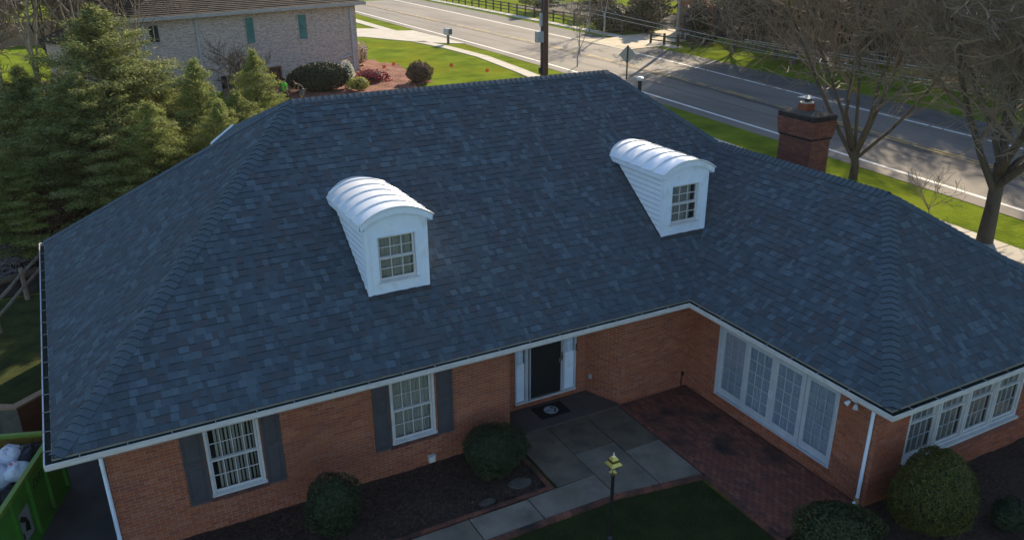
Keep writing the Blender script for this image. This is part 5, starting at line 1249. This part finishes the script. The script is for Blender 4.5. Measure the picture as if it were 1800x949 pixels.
# dark rail fence on the far verge
t = thing('rail_fence', 'dark post and rail fence along the far pavement in the sun', 'fence')
fl_ = [(y, sm(FE, y)+6.3) for y in np.arange(57.0, 130, 2.6)]
for y, x in fl_:
    b = MB(); b.box(x-0.07,x+0.07,y-0.07,y+0.07,2.3,3.75); b.build('post', M['fencewood'], t)
for (ya, xa), (yb_, xb) in zip(fl_[:-1], fl_[1:]):
    for z in (2.85, 3.25, 3.62): b = MB(); b.tube([(xa,ya,z),(xb,yb_,z)], 0.055, 4); b.build('rail', M['fencewood'], t)
t = thing('rail_fence', 'short dark rail fence between the sandy drive and the grey pole', 'fence')
fl_ = [(y, 51.0+0.12*(48.6-y)) for y in np.arange(49.4, 44.0, -1.75)]
for y, x in fl_: b = MB(); b.box(x-0.08,x+0.08,y-0.08,y+0.08,2.3,3.5); b.build('post', M['fencewood'], t)
for (ya, xa), (yb_, xb) in zip(fl_[:-1], fl_[1:]):
    for z in (2.8, 3.2): b = MB(); b.tube([(xa,ya,z),(xb,yb_,z)], 0.05, 4); b.build('rail', M['fencewood'], t)
# shed / small house behind the blossom tree
t = thing('garage', 'small dark garage with rust red gable behind the white blossom tree', 'garage', (60.5,54.5,2.4), math.radians(-62))
b = MB(); b.box(-2.2,2.2,0,5,0,2.6); b.build('wall', M['garage'], t)
b = MB(); b.add([(-2.2,-0.01,2.6),(2.2,-0.01,2.6),(0,-0.01,4.8)], [(0,1,2)]); b.build('gable', M['shedroof'], t)
b = MB(); b.add([(-2.2,5,2.6),(2.2,5,2.6),(0,5,4.8)], [(0,2,1)]); b.build('gable', M['shedroof'], t)
b = MB(); b.prism([(-2.5,-0.3,2.45),(0,-0.3,4.95),(0,-0.3,4.83),(-2.4,-0.3,2.4)], (0,5.6,0)); b.prism([(2.5,-0.3,2.45),(0,-0.3,4.95),(0,-0.3,4.83),(2.4,-0.3,2.4)], (0,5.6,0)); b.build('roof', M['deck'], t)
b = MB(); b.box(-1.4,1.2,-0.05,0.0,0,2.1); b.build('door', mat('garage_door', [(0.09,0.085,0.13),(0.12,0.115,0.16)], rough=0.6), t)
b = MB(); b.box(1.5,1.75,-0.06,0.0,0,2.6); b.build('corner_post', M['shedroof'], t)

# far fence on the left
t = thing('garden_fence', 'long tan board fence across the lawn at the top left', 'fence')
for i in range(40):
    x = -9+i*0.42; b = MB(); b.box(x, x+0.413, 79.0, 79.06, 2.3, 4.55+random.uniform(-0.03,0.03)); b.build('board', M['tanfence'], t)

# parked car barely seen through the branches
def car(label, loc, rz):
    t = thing('parked_car', label, 'car', loc, rz)
    def loft(secs):
        b = MB(); n = len(secs[0]); vs = [p for s in secs for p in s]; f = [(i*n+j, i*n+(j+1)%n, (i+1)*n+(j+1)%n, (i+1)*n+j) for i in range(len(secs)-1) for j in range(n)]
        b.add(vs, f+[tuple(range(n))[::-1], tuple(range((len(secs)-1)*n, len(secs)*n))]); return b
    def sec(x, w, z0, z1): return [(x,-w,z0),(x,w,z0),(x,w*1.02,(z0+z1)/2),(x,w*0.9,z1),(x,-w*0.9,z1),(x,-w*1.02,(z0+z1)/2)]
    loft([sec(-2.3,0.75,0.4,0.75),sec(-2.1,0.88,0.25,0.95),sec(-1.2,0.92,0.22,1.0),sec(0.8,0.92,0.22,0.98),sec(1.9,0.88,0.25,0.85),sec(2.25,0.75,0.35,0.65)]).build('body', M['carpaint'], t, smooth=True)
    loft([sec(-1.9,0.72,0.95,1.0),sec(-1.2,0.74,0.95,1.45),sec(0.2,0.74,0.95,1.48),sec(1.1,0.74,0.93,1.0)]).build('cabin', M['blackglass'], t, smooth=True)
    loft([sec(-1.25,0.68,1.44,1.47),sec(-0.5,0.70,1.46,1.52),sec(0.25,0.66,1.45,1.49)]).build('roof', M['carpaint'], t, smooth=True)
    for (x, y) in ((-1.4,0.86),(-1.4,-0.86),(1.35,0.86),(1.35,-0.86)):
        b = MB(); b.tube([(x,y-0.11,0.33),(x,y+0.11,0.33)], 0.33, 16); w = b.build('wheel', M['tyre'], t)
        b = MB(); b.tube([(x,y-0.12,0.33),(x,y+0.12,0.33)], 0.19, 12); b.build('rim', M['greymetal'], w)
    for s in (-1,1): b = MB(); b.box(2.12,2.24,s*0.62-0.14,s*0.62+0.14,0.58,0.70); b.build('headlight', M['dirtwhite'], t)
    for x0, x1 in ((-1.1,-0.15),(-0.08,0.75)):
        for s in (-1,1): b = MB(); b.box(x0,x1,s*0.70-0.07,s*0.70+0.07,1.05,1.38); b.build('side_window', M['blueglass'], t)
    return t
car('dark car with a light catching its roof, parked among the bare trees', (62,36,2.45), math.radians(65))

# ------------------------------------------------------------------ dumpster, timber wall, fence on the left
dO = Vector((-0.22,4.01,-0.08)); ang = math.atan2(-0.94,-0.34)
t = thing('dumpster', 'green open-top roll-off dumpster filled with white and black bin bags', 'dumpster', dO, ang)
# local x runs along the long side towards the viewer, local y to the right of travel (left in the photo)
Ld, Wdp, Hd = 6.0, -2.35, 1.50
def dbox(x0,x1,y0,y1,z0,z1,m,name):
    b = MB(); b.box(x0,x1,min(y0,y1),max(y0,y1),z0,z1); return b.build(name, m, t)
dbox(0,Ld,0,-0.05,0.12,Hd,M['dumpgreen'],'side_wall'); dbox(0,Ld,Wdp,Wdp+0.05,0.12,Hd,M['dumpgreen'],'side_wall')
dbox(0,0.05,-0.051,Wdp+0.051,0.12,Hd-0.02,M['rustin'],'end_wall'); dbox(Ld-0.05,Ld,-0.051,Wdp+0.051,0.12,Hd,M['dumpgreen'],'end_wall'); dbox(0.05,Ld-0.05,-0.05,Wdp+0.05,0.12,0.2,M['rustin'],'floor')
dbox(-0.02,Ld+0.02,0.045,-0.06,Hd,Hd+0.09,M['dumprim'],'top_rail'); dbox(-0.02,0.08,-0.062,Wdp+0.02,Hd-0.001,Hd+0.088,M['dumprim'],'top_rail'); dbox(-0.02,Ld+0.02,Wdp-0.04,Wdp+0.06,Hd,Hd+0.09,M['dumprim'],'top_rail')
dbox(0,Ld,0.06,-0.05,0.02,0.12,M['dumpgreen'],'bottom_rail')
for k in range(8): dbox(0.02+k*0.84, 0.12+k*0.84, 0.0, 0.075, 0.121, Hd-0.001, M['dumpgreen'], 'rib')
# grey decal with a dark emblem, dark worn lettering
dbox(1.93,2.62,0.0,0.004,0.32,1.02,M['decalgrey'],'decal')
b = MB(); b.add([(2.05,0.006,0.42),(2.28,0.006,0.55),(2.20,0.006,0.72),(2.42,0.006,0.88),(2.32,0.006,0.96),(2.12,0.006,0.80),(2.05,0.006,0.62)], [(0,1,2,6),(2,3,4,5),(2,5,6)]); b.add([(2.34,0.006,0.40),(2.5,0.006,0.46),(2.44,0.006,0.62),(2.36,0.006,0.56)],[(0,1,2,3)]); b.build('decal_mark', M['decaldark'], t)
random.seed(77)
for k in range(7):
    x = 1.00+k*0.115; b = MB(); b.box(x, x+0.025, 0.001, 0.004, 1.02, 1.24)
    if k % 2: b.box(x+0.026, x+0.075, 0.001, 0.0035, 1.20, 1.24)
    if k % 3: b.box(x+0.026, x+0.080, 0.001, 0.0035, 1.10, 1.14)
    b.build('worn_lettering', M['decaldark'], t)
def bag(label, p, r, m, seed, mark=None, sq=0.8, group=None):
    rng = random.Random(seed); v = []; f = []; n1, n2 = 18, 12; ph = [rng.uniform(0,6.28) for _ in range(6)]
    for i in range(n2+1):
        a = math.pi*i/n2
        for j in range(n1):
            w = 6.2832*j/n1; k = 1+0.10*math.sin(3*w+ph[0]+a*2)+0.06*math.sin(7*w+ph[1])*math.sin(a*3+ph[2])+rng.uniform(-0.035,0.035)
            v.append((r*k*math.sin(a)*math.cos(w), r*k*math.sin(a)*math.sin(w)*1.1, sq*r*k*math.cos(a)))
    for i in range(n2):
        for j in range(n1): f.append((i*n1+j, i*n1+(j+1)%n1, (i+1)*n1+(j+1)%n1, (i+1)*n1+j))
    W_ = Matrix.Translation(dO) @ Matrix.Rotation(ang, 4, 'Z'); q = W_ @ Vector(p)
    b_t = thing('bin_bag', label, 'bin bag', q, rng.uniform(0,6), group=group)
    b = MB(); b.add(v, f); b.build('bag', m, b_t, smooth=True)
    b = MB(); 
    for kk in range(5): w = 1.2566*kk; b.tube([(0,0,sq*r*0.93),(0.04*math.cos(w),0.04*math.sin(w),sq*r*1.08),(0.10*math.cos(w),0.10*math.sin(w),sq*r*1.05)], [0.03,0.02,0.006], 4)
    b.build('tied_neck', m, b_t)
    if mark:
        c = Vector((0.25,0.1,0.95)).normalized(); b = MB(); pt = []
        for (dx, dy) in ((-.11,-.07),(-.02,-.11),(.09,-.05),(.11,.05),(0,.09),(-.1,.04)):
            d = (c+Vector((dx,dy,0))*2.2).normalized(); pt.append(Vector((d.x*r*1.1, d.y*r*1.18, d.z*sq*r*1.1)))
        b.add(pt, [tuple(range(6))]); b.build('print', M[mark], b_t)
G = 'bin bags piled in the green dumpster'
bag('round white bin bag with a red print, nearest the dumpster rim', (1.12,-0.42,1.28), 0.27, M['bagwhite'], 3, 'red', group=G)
bag('white bin bag lying at the back of the pile below the far rim', (0.62,-0.78,1.36), 0.30, M['bagwhite'], 4, group=G)
bag('white bin bag with a red print at the left edge of the photo', (0.75,-1.35,1.38), 0.30, M['bagwhite'], 5, 'red', group=G)
bag('large white bin bag in the middle of the dumpster pile', (1.25,-0.92,1.22), 0.36, M['bagwhite'], 6, group=G)
bag('slumped white bin bag lower left in the dumpster', (1.75,-1.05,1.10), 0.34, M['bagwhite'], 7, group=G)
bag('large black bin bag in the far corner of the dumpster', (0.50,-0.36,1.26), 0.34, M['bagblack'], 8, group=G)
bag('small black bin bag between the white bags and the rim', (1.55,-0.42,0.95), 0.30, M['bagblack'], 9, group=G)
b = MB(); rng_ = random.Random(2); W_ = Matrix.Translation(dO) @ Matrix.Rotation(ang, 4, 'Z'); b.xf = lambda p: W_ @ Vector(p)
for i in range(420):
    x, y, z = rng_.uniform(0.1,5.8), -rng_.uniform(0.4,2.1), rng_.uniform(0.55,0.95); a, c, h = [rng_.uniform(0.04,0.22) for _ in range(3)]
    tw = rng_.uniform(-0.15,0.15); b.add([(x,y,z),(x+a,y+tw,z),(x+a-tw,y+c,z+tw),(x,y+c,z),(x,y,z+h*.4),(x+a,y+tw,z+h*.5),(x+a-tw,y+c,z+h*.5+tw),(x,y+c,z+h*.4)], [(0,3,2,1),(4,5,6,7),(0,1,5,4),(1,2,6,5),(2,3,7,6),(3,0,4,7)])
b.build('rubble', M['debris'], kind='stuff')
t = thing('timber_retaining_wall', 'low timber retaining wall with a tan cap behind the dumpster', 'retaining wall')
b = MB(); b.prism([(-1.55,6.72,-0.2),(-1.12,6.52,-0.2),(-1.12,6.72,-0.2),(-1.55,6.92,-0.2)], (0,0,1.2)); b.prism([(-5,6.9,-0.2),(-1.55,6.72,-0.2),(-1.55,6.92,-0.2),(-5,7.1,-0.2)], (0,0,1.2)); b.build('grey_face', M['greytimber'], t)
b = MB(); b.prism([(-1.119,6.52,-0.2),(-0.30,7.20,-0.2),(-0.40,7.34,-0.2),(-1.119,6.74,-0.2)], (0,0,1.2)); b.build('brown_face', M['timber'], t)
b = MB(); b.prism([(-1.12,6.46,1.0),(-0.25,7.18,1.0),(-0.36,7.36,1.0),(-1.18,6.72,1.0)], (0,0,0.05)); b.build('cap', M['tanwood'], t)
b = MB(); b.prism([(-5,6.82,1.0),(-1.55,6.64,1.0),(-1.121,6.45,1.0),(-1.19,6.72,1.0),(-1.55,6.93,1.0),(-5,7.1,1.0)], (0,0,0.05)); b.build('cap', M['tanwood'], t)
t = thing('split_rail_fence', 'weathered split rail fence in the side yard left of the roof', 'fence')
posts = [(-1.15,17.1),(-1.95,14.4),(-2.75,11.7),(-0.35,19.8)]
for (x, y) in posts: b = MB(); b.tube([(x,y,-0.2),(x+0.02,y,1.12)], [0.09,0.075], 7); b.build('post', M['railwood'], t)
order = [(-2.75,11.7),(-1.95,14.4),(-1.15,17.1),(-0.35,19.8)]
for a, c in zip(order[:-1], order[1:]):
    for z in (0.42, 0.88): b = MB(); b.tube([(a[0],a[1],z),((a[0]+c[0])/2,(a[1]+c[1])/2,z-0.02),(c[0],c[1],z+0.03)], [0.05,0.065,0.05], 6); b.build('rail', M['railwood'], t)
# pale brush heap and log
t = thing('brush_pile', 'pale grey heap of cut brush by the woods left of the roof corner', 'brush pile', (-1.95,20.6,0.0))
b = MB(); rng_ = random.Random(5)
for i in range(1400):
    a = rng_.uniform(0,6.28); r = rng_.uniform(0,1.3)**1; x, y = r*math.cos(a), r*math.sin(a); z = max(0.05,0.95*(1-(r/1.35)**2)*rng_.uniform(0.6,1)); d = Vector((rng_.uniform(-1,1),rng_.uniform(-1,1),rng_.uniform(-0.3,0.5))).normalized()*0.22
    b.tube([Vector((x,y,z))-d, Vector((x,y,z))+d], 0.011, 3, cap=False)
b.build('twigs', M['straw'], t, kind='stuff')
b = MB(); b.tube([(-3.4,18.4,0.15),(-1.6,18.9,0.18),(-0.55,19.5,0.16)], [0.17,0.16,0.13], 10); tag(b.build('fallen_log', M['bark']), 'grey fallen log lying before the pale brush heap', 'log')

# ------------------------------------------------------------------ trees
def grow(rng, p, d, L_, r, lvl, maxl, segs, out, spread, kids, droop=0.0, up=0.12):
    """appends (points, radii, level)"""
    pts = [p.copy()]; rad = [r]; n = segs[lvl]; q = p.copy(); dd_ = d.copy()
    for i in range(n):
        jit = Vector((rng.gauss(0,1), rng.gauss(0,1), rng.gauss(0,1)))*(0.10+0.03*lvl)
        dd_ = (dd_ + jit + Vector((0,0,up - droop*lvl))).normalized(); q = q+dd_*(L_/n); pts.append(q.copy()); rad.append(r*(1-0.72*(i+1)/n))
    out.append((pts, rad, lvl))
    if lvl >= maxl: return
    for k in range(kids[lvl]):
        s = 0.22+0.78*(k+rng.random()*0.8)/kids[lvl]; s = min(s, 0.98); f = s*n; i = min(int(f), n-1); pp = pts[i].lerp(pts[i+1], f-i); tang = (pts[i+1]-pts[i]).normalized()
        ax = tang.cross(Vector((rng.gauss(0,1), rng.gauss(0,1), rng.gauss(0,1)))).normalized(); a = rng.uniform(*spread); nd = (tang*math.cos(a)+ax*math.sin(a)).normalized()
        grow(rng, pp, nd, L_*rng.uniform(0.45,0.68)*(1.15-0.4*s), max(r*(1-0.72*s)*0.62, 0.008), lvl+1, maxl, segs, out, spread, kids, droop, up)
def bare_meshes(seed, H, r0, th, limbs, kids, lean=0.5, maxl=4, minr=0.009, bark='bark', twig='twig', segs=(5,4,3,2,2)):
    rng = random.Random(seed); out = []
    tr = [Vector((0,0,-0.3)), Vector((rng.uniform(-.05,.05),0,th*0.5)), Vector((rng.uniform(-.1,.1),rng.uniform(-.1,.1),th))]
    for i in range(limbs):
        a = 6.2832*(i+rng.uniform(-0.25,0.25))/limbs; t_ = lean*rng.uniform(0.45,1.25) if i else 0.08
        d = Vector((math.cos(a)*math.sin(t_), math.sin(a)*math.sin(t_), math.cos(t_)))
        st = tr[2]-Vector((0,0,rng.uniform(0,0.35)*th)); grow(rng, st, d, (H-th)*rng.uniform(0.72,1.0), r0*rng.uniform(0.45,0.65), 0, maxl, segs, out, (0.45,1.0), kids)
    bt = MB(); bt.tube(tr, [r0*1.35,r0*1.02,r0*0.95], 10, cap=False)
    bl = MB(); bc = MB()
    for pts, rad, lvl in out:
        if lvl == 0: bl.tube(pts, rad, 8, cap=False)
        else: bc.tube(pts, [max(x, minr) for x in rad], 5 if lvl == 1 else 3, cap=False)
    return bt.mesh('trunk', M[bark], True), bl.mesh('limbs', M[bark], True), bc.mesh('crown', M[twig], False)
def put_tree(meshes, label, loc, rz=0, sc=1.0, name='bare_tree', group=None, cat='tree'):
    t = thing(name, label, cat, loc, rz, group); t.scale = (sc,sc,sc)
    for me in meshes: place(me, me.name.split('.')[0], t)
    return t
mA = bare_meshes(101, 12.5, 0.16, 1.3, 7, (7,7,6,5), 0.75, minr=0.012)
mB = bare_meshes(207, 11.5, 0.215, 2.9, 8, (8,7,6,5), 0.95, minr=0.012)
put_tree(mA, 'bare multi-stemmed tree on the green verge just behind the brick chimney', (30.1,7.7,2.3), 0.6)
put_tree(mB, 'large bare tree with a thick straight trunk on the verge right of the wing roof', (27.6,0.1,2.2), 2.1)
mC = bare_meshes(301, 13, 0.2, 2.6, 6, (7,6,6,5), 0.6, minr=0.017)
mD = bare_meshes(302, 12, 0.18, 1.6, 7, (7,6,6,5), 0.8, minr=0.017)
random.seed(44); G = 'bare trees of the wood across the road'
spots = [(57,41,'C'),(54,36.5,'D'),(55,29,'C'),(60,24,'D'),(59,19,'C'),(58,13,'D'),(60,9,'C'),(60,4,'C'),(64,33,'D'),(67,44,'C'),(68,20,'C'),(70,9,'D'),(75,30,'C'),(76,50,'D'),(80,18,'C'),(84,38,'D'),(72,62,'C'),(88,58,'C'),(66,-4,'D'),(95,28,'C'),(62,0,'D'),(52.5,33,'C'),(53.5,41,'D'),(56,34,'C'),(62,28,'C')]
for (x, y, k) in spots:
    put_tree(mC if k == 'C' else mD, 'leafless grey tree in the wood across the road', (x, y, ground_z(x, y)-0.1), random.uniform(0,6.28), random.uniform(0.85,1.2), group=G)
# pale saplings in front of the road
mS = bare_meshes(410, 5.6, 0.045, 1.4, 4, (5,4,4), 0.35, maxl=3, minr=0.012, bark='greypole', twig='twig', segs=(4,3,2,2))
put_tree(mS, 'slender pale sapling with two stems beside the road behind the ridge', (37.2,40.6,2.4), 0.5, 1.0)
mS2 = bare_meshes(411, 8.5, 0.09, 2.6, 3, (5,5,4), 0.25, maxl=3, minr=0.014, bark='greypole', twig='twig', segs=(4,3,2,2))
put_tree(mS2, 'pale forked young tree on the far verge before the dark bushes', (51.2,60.4,2.4), 1.0)
put_tree(mS2, 'pale slanting young tree beside the sandy drive', (49.8,55.6,2.4), 2.5, 0.95)
# light barked trees at the top left
mL = bare_meshes(500, 12.5, 0.10, 4.2, 3, (5,5,4), 0.22, maxl=3, minr=0.010, bark='palebark', twig='twig', segs=(5,3,3,2))
for (x, y, rz, s, lab) in ((-0.9,26.5,0.3,1.0,'pale bare tree leaning at the left edge above the conifers'),(0.6,27.5,1.9,1.05,'pale straight bare tree, second from the left edge'),(2.4,28.6,4.0,0.95,'pale bare tree beside the tallest conifer'),(5.2,33,2.2,0.8,'thin bare tree reaching over the neighbour eave corner')):
    put_tree(mL, lab, (x,y,ground_z(x,y)-0.1), rz, s)
# small flowering twig shrub near the big tree on the verge
mT = bare_meshes(600, 1.6, 0.02, 0.2, 6, (4,4), 0.8, maxl=2, minr=0.006, bark='palebark', twig='palebark', segs=(3,2,2))
put_tree(mT, 'small pale leafless shrub on the green verge between roof and road', (28.9,3.2,2.35), 0, 1.1, name='bare_shrub', cat='shrub')
mT2 = bare_meshes(601, 3.0, 0.05, 0.3, 8, (6,5,4), 0.7, maxl=3, minr=0.010, bark='bark', twig='bark', segs=(3,2,2,2))
put_tree(mT2, 'dark bare domed shrub against the neighbour wall', (10.9,36.2,2.3), 0, 1.05, name='bare_shrub', cat='shrub')

def conifer(seed, H, R, m, nb=150, dens=34, spray=0.5, pw=0.8, lf=0.135):
    """whorled branches with drooping flat sprays"""
    rng = np.random.default_rng(seed); P = []; Nn = []; bb = MB()
    bb.tube([(0,0,-0.3),(0.05,0,H*0.5),(0,0,H*0.97)], [0.02*H,0.012*H,0.02], 8, cap=False)
    lead = []
    for i in range(nb):
        s = (i+rng.random())/nb; z = H*(0.06+0.93*s**0.9); r = R*((1-s)**pw)*rng.uniform(0.40,1.38)*min(1,(1-s)*5)**0.5+0.12; a = i*2.399+rng.uniform(-.4,.4)
        d = np.array([math.cos(a), math.sin(a), 0]); upk = 0.42+0.5*s+rng.uniform(-.12,.2)
        n = max(3, int(dens*(r/R)**1.1)+4); prev = None
        pts = []
        for k in range(5):
            t = k/4; pts.append((d[0]*r*t, d[1]*r*t, z+r*(upk*t-0.26*t*t)))
        bb.tube(pts, [0.018+0.02*(1-s),0.016,0.012,0.008,0.004], 3, cap=False)
        for k in range(n):
            t = rng.uniform(0.18,1.0)**0.75; w = (1-t*0.55)*0.30*r*rng.uniform(-1,1); c = np.array([d[0]*r*t-d[1]*w, d[1]*r*t+d[0]*w, z+r*(upk*t-0.26*t*t)-abs(w)*0.25])
            for q in range(7):
                P.append(c+rng.normal(size=3)*np.array([0.15,0.15,0.15])*spray); Nn.append(np.array([d[0]*0.35,d[1]*0.35,0.8])+rng.normal(size=3)*0.25)
    P = np.array(P); Nn = np.array(Nn); o = leaf_mass(P, Nn, lf*spray/0.5, m, 'crown', None, jitter=0.6, asp=0.30)
    me = o.data; bpy.data.objects.remove(o)
    return me, bb.mesh('trunk', M['bark'])
c1 = conifer(1, 10, 3.3, M['needle'], nb=210, dens=120, spray=0.62, pw=0.78, lf=0.055)
c2 = conifer(2, 8, 2.3, M['needle2'], nb=150, dens=110, spray=0.52, pw=0.85, lf=0.055)
c3 = conifer(3, 9, 3.0, M['darkleaf'], nb=150, dens=34, spray=0.6)
def put_con(c, label, loc, rz, sc, group=None):
    t = thing('conifer_tree', label, 'tree', loc, rz, group); t.scale = sc if hasattr(sc, '__len__') else (sc,sc,sc)
    place(c[0], 'crown', t); place(c[1], 'trunk', t); return t
for (x, y, rz, s, lab) in ((-3.6,44,0.4,0.9,'bare brown tree at the top left corner of the photo'),(1.0,52,2.0,0.85,'bare twiggy tree before the tan board fence'),(4.6,46,3.1,0.8,'bare twiggy tree left of the neighbour roof'),(-2.0,36,5.0,0.75,'bare brown tree behind the dark conifer at the far left')):
    put_tree(mC, lab, (x,y,ground_z(x,y)-0.1), rz, s)
put_con(c1, 'tallest feathery conifer at the left, its tip level with the neighbour eaves', (3.1,25.5,0.0), 0.2, (1.5,1.5,0.93))
put_con(c2, 'yellow-green conifer with a narrow tip before the neighbour downspout', (6.55,23.2,0.0), 1.2, (1.0,1.0,0.89))
put_con(c2, 'slender conifer just left of the person in the lime shirt', (9.3,24.4,0.2), 2.7, (0.9,0.9,0.88))
put_con(c2, 'leafy conifer low behind the tall one, nearest the left roof hip', (4.2,20.0,0.0), 3.9, (1.1,1.1,0.76))
put_con(c1, 'broad conifer at the left edge with dark lower boughs', (-0.1,25.8,0.0), 2.2, (1.0,1.0,0.70))
put_con(c1, 'bushy conifer in the middle of the green mass above the hip', (1.9,22.4,0.0), 4.4, (1.05,1.05,0.70))
put_con(c2, 'short yellowish conifer between the two narrow tips', (8.0,22.6,0.0), 5.1, (1.1,1.1,0.72))
put_con(c3, 'dark conifer half hidden at the far left among pale trunks', (-3.0,30.5,0.0), 0.9, 0.85)
put_con(c2, 'feathery conifer filling the gap between the leftmost broad one and the roof corner', (-1.2,21.2,0.0), 5.5, (1.0,1.0,0.55))
put_con(c1, 'rounded conifer rising between the tallest tree and the narrow yellow tip', (5.2,26.5,0.0), 3.3, (0.85,0.85,0.66))
put_con(c3, 'dark conifer behind the tallest one beside the neighbour side wall', (4.4,33.5,1.0), 3.0, (0.6,0.6,0.5))
put_con(c2, 'low dense conifer directly behind the rear dormer', (6.8,19.6,0.0), 2.0, (1.0,1.0,0.74))
# far side evergreens and bushes
G = 'dark evergreens in the wood across the road'
for (x, y, s) in ((56,57,0.55),(58,61,0.5),(66,52,0.9),(72,40,0.95),(63,47,0.6),(70,28,0.9),(75,70,1.0),(64,66,0.7),(62,75,0.7),(60,85,0.7),(80,48,1.1),(66,14,0.8),(60,36,0.5),(64,24,0.6),(72,0,0.9),(86,28,1.2),(57,66,0.45),(90,45,1.3),(59,52.5,0.45)):
    put_con(c3, 'dark evergreen among the bare trees across the road', (x,y,ground_z(x,y)-0.2), x*1.7, (s*1.2,s*1.2,s), group=G)
shrub('dark_bush', 'dark dome-shaped evergreen bush beside the sandy drive', (54.0,60.0,2.4), 2.2,2.0,2.6, M['darkleaf'], 6000, 0.12, 30)
shrub('dark_bush', 'second dark bush right of the dome-shaped one with a yellow-green edge', (57.2,59.0,2.4), 1.6,1.6,1.7, M['olive'], 3600, 0.12, 31)
shrub('dark_bush', 'low dark bush by the foot of the grey pole', (54.6,46.6,2.4), 1.4,1.3,1.2, M['darkleaf'], 3000, 0.10, 32)
# white blossom tree
t = thing('blossom_tree', 'white blossoming tree hanging over the garage across the road', 'tree', (55.6,50.6,2.3))
rng = random.Random(9); out = []
for i in range(6):
    a = i*1.05; grow(rng, Vector((0,0,2.6)), Vector((math.cos(a)*.6,math.sin(a)*.6,.8)).normalized(), 4.2, 0.09, 0, 2, (4,3,2), out, (0.4,1.0), (5,4,3))
bt = MB(); bt.tube([(0,0,-.2),(0.05,0,1.4),(0,0,2.8)], [0.2,0.16,0.13], 8, cap=False); bt.build('trunk', M['bark'], t, smooth=True)
bc = MB(); P = []
for pts, rad, lvl in out:
    bc.tube(pts, [max(x, .012) for x in rad], 4, cap=False)
    if lvl > 0:
        for p in pts[1:]:
            for q in range(16): P.append((p.x+rng.gauss(0,.28), p.y+rng.gauss(0,.28), p.z+rng.gauss(0,.22)))
bc.build('branches', M['twig'], t); P = np.array(P); leaf_mass(P, np.tile([0,0,1.0],(len(P),1)), 0.09, M['whiteleaf'], 'blossom', t, jitter=1.0)

# brushwood thicket on the slope across the road
b = MB(); rng_ = random.Random(71)
for i in range(14000):
    x, y = rng_.uniform(55,100), rng_.uniform(-14,60)
    if x < 62 and 44 < y: continue
    z = ground_z(x, y); h = rng_.uniform(0.6,3.2); a = rng_.uniform(0,6.28); k = rng_.uniform(0.1,0.5)*h
    p0 = Vector((x,y,z-0.05)); p1 = p0+Vector((math.cos(a)*k*.4, math.sin(a)*k*.4, h*.55)); p2 = p0+Vector((math.cos(a)*k, math.sin(a)*k, h)); b.tube([p0,p1,p2],[0.03,0.02,0.012],3,cap=False)
b.build('brushwood_thicket', M['twig'], kind='stuff')

# thin warm spring haze over the whole place
b = MB(); b.box(-1150,1250,-1150,1250,-2.5,46); hz_ = bpy.data.materials.new('haze_air'); hz_.use_nodes = True; n_ = hz_.node_tree.nodes; n_.remove(n_['Principled BSDF'])
pv_ = n_.new('ShaderNodeVolumePrincipled'); pv_.inputs['Density'].default_value = 0.00013; pv_.inputs['Color'].default_value = (0.95,0.93,0.90,1); pv_.inputs['Anisotropy'].default_value = 0.55
hz_.node_tree.links.new(pv_.outputs[0], n_['Material Output'].inputs['Volume']); b.build('haze', hz_, kind='stuff')

# tidy: every part of a thing keeps its own transform; nothing else to finish
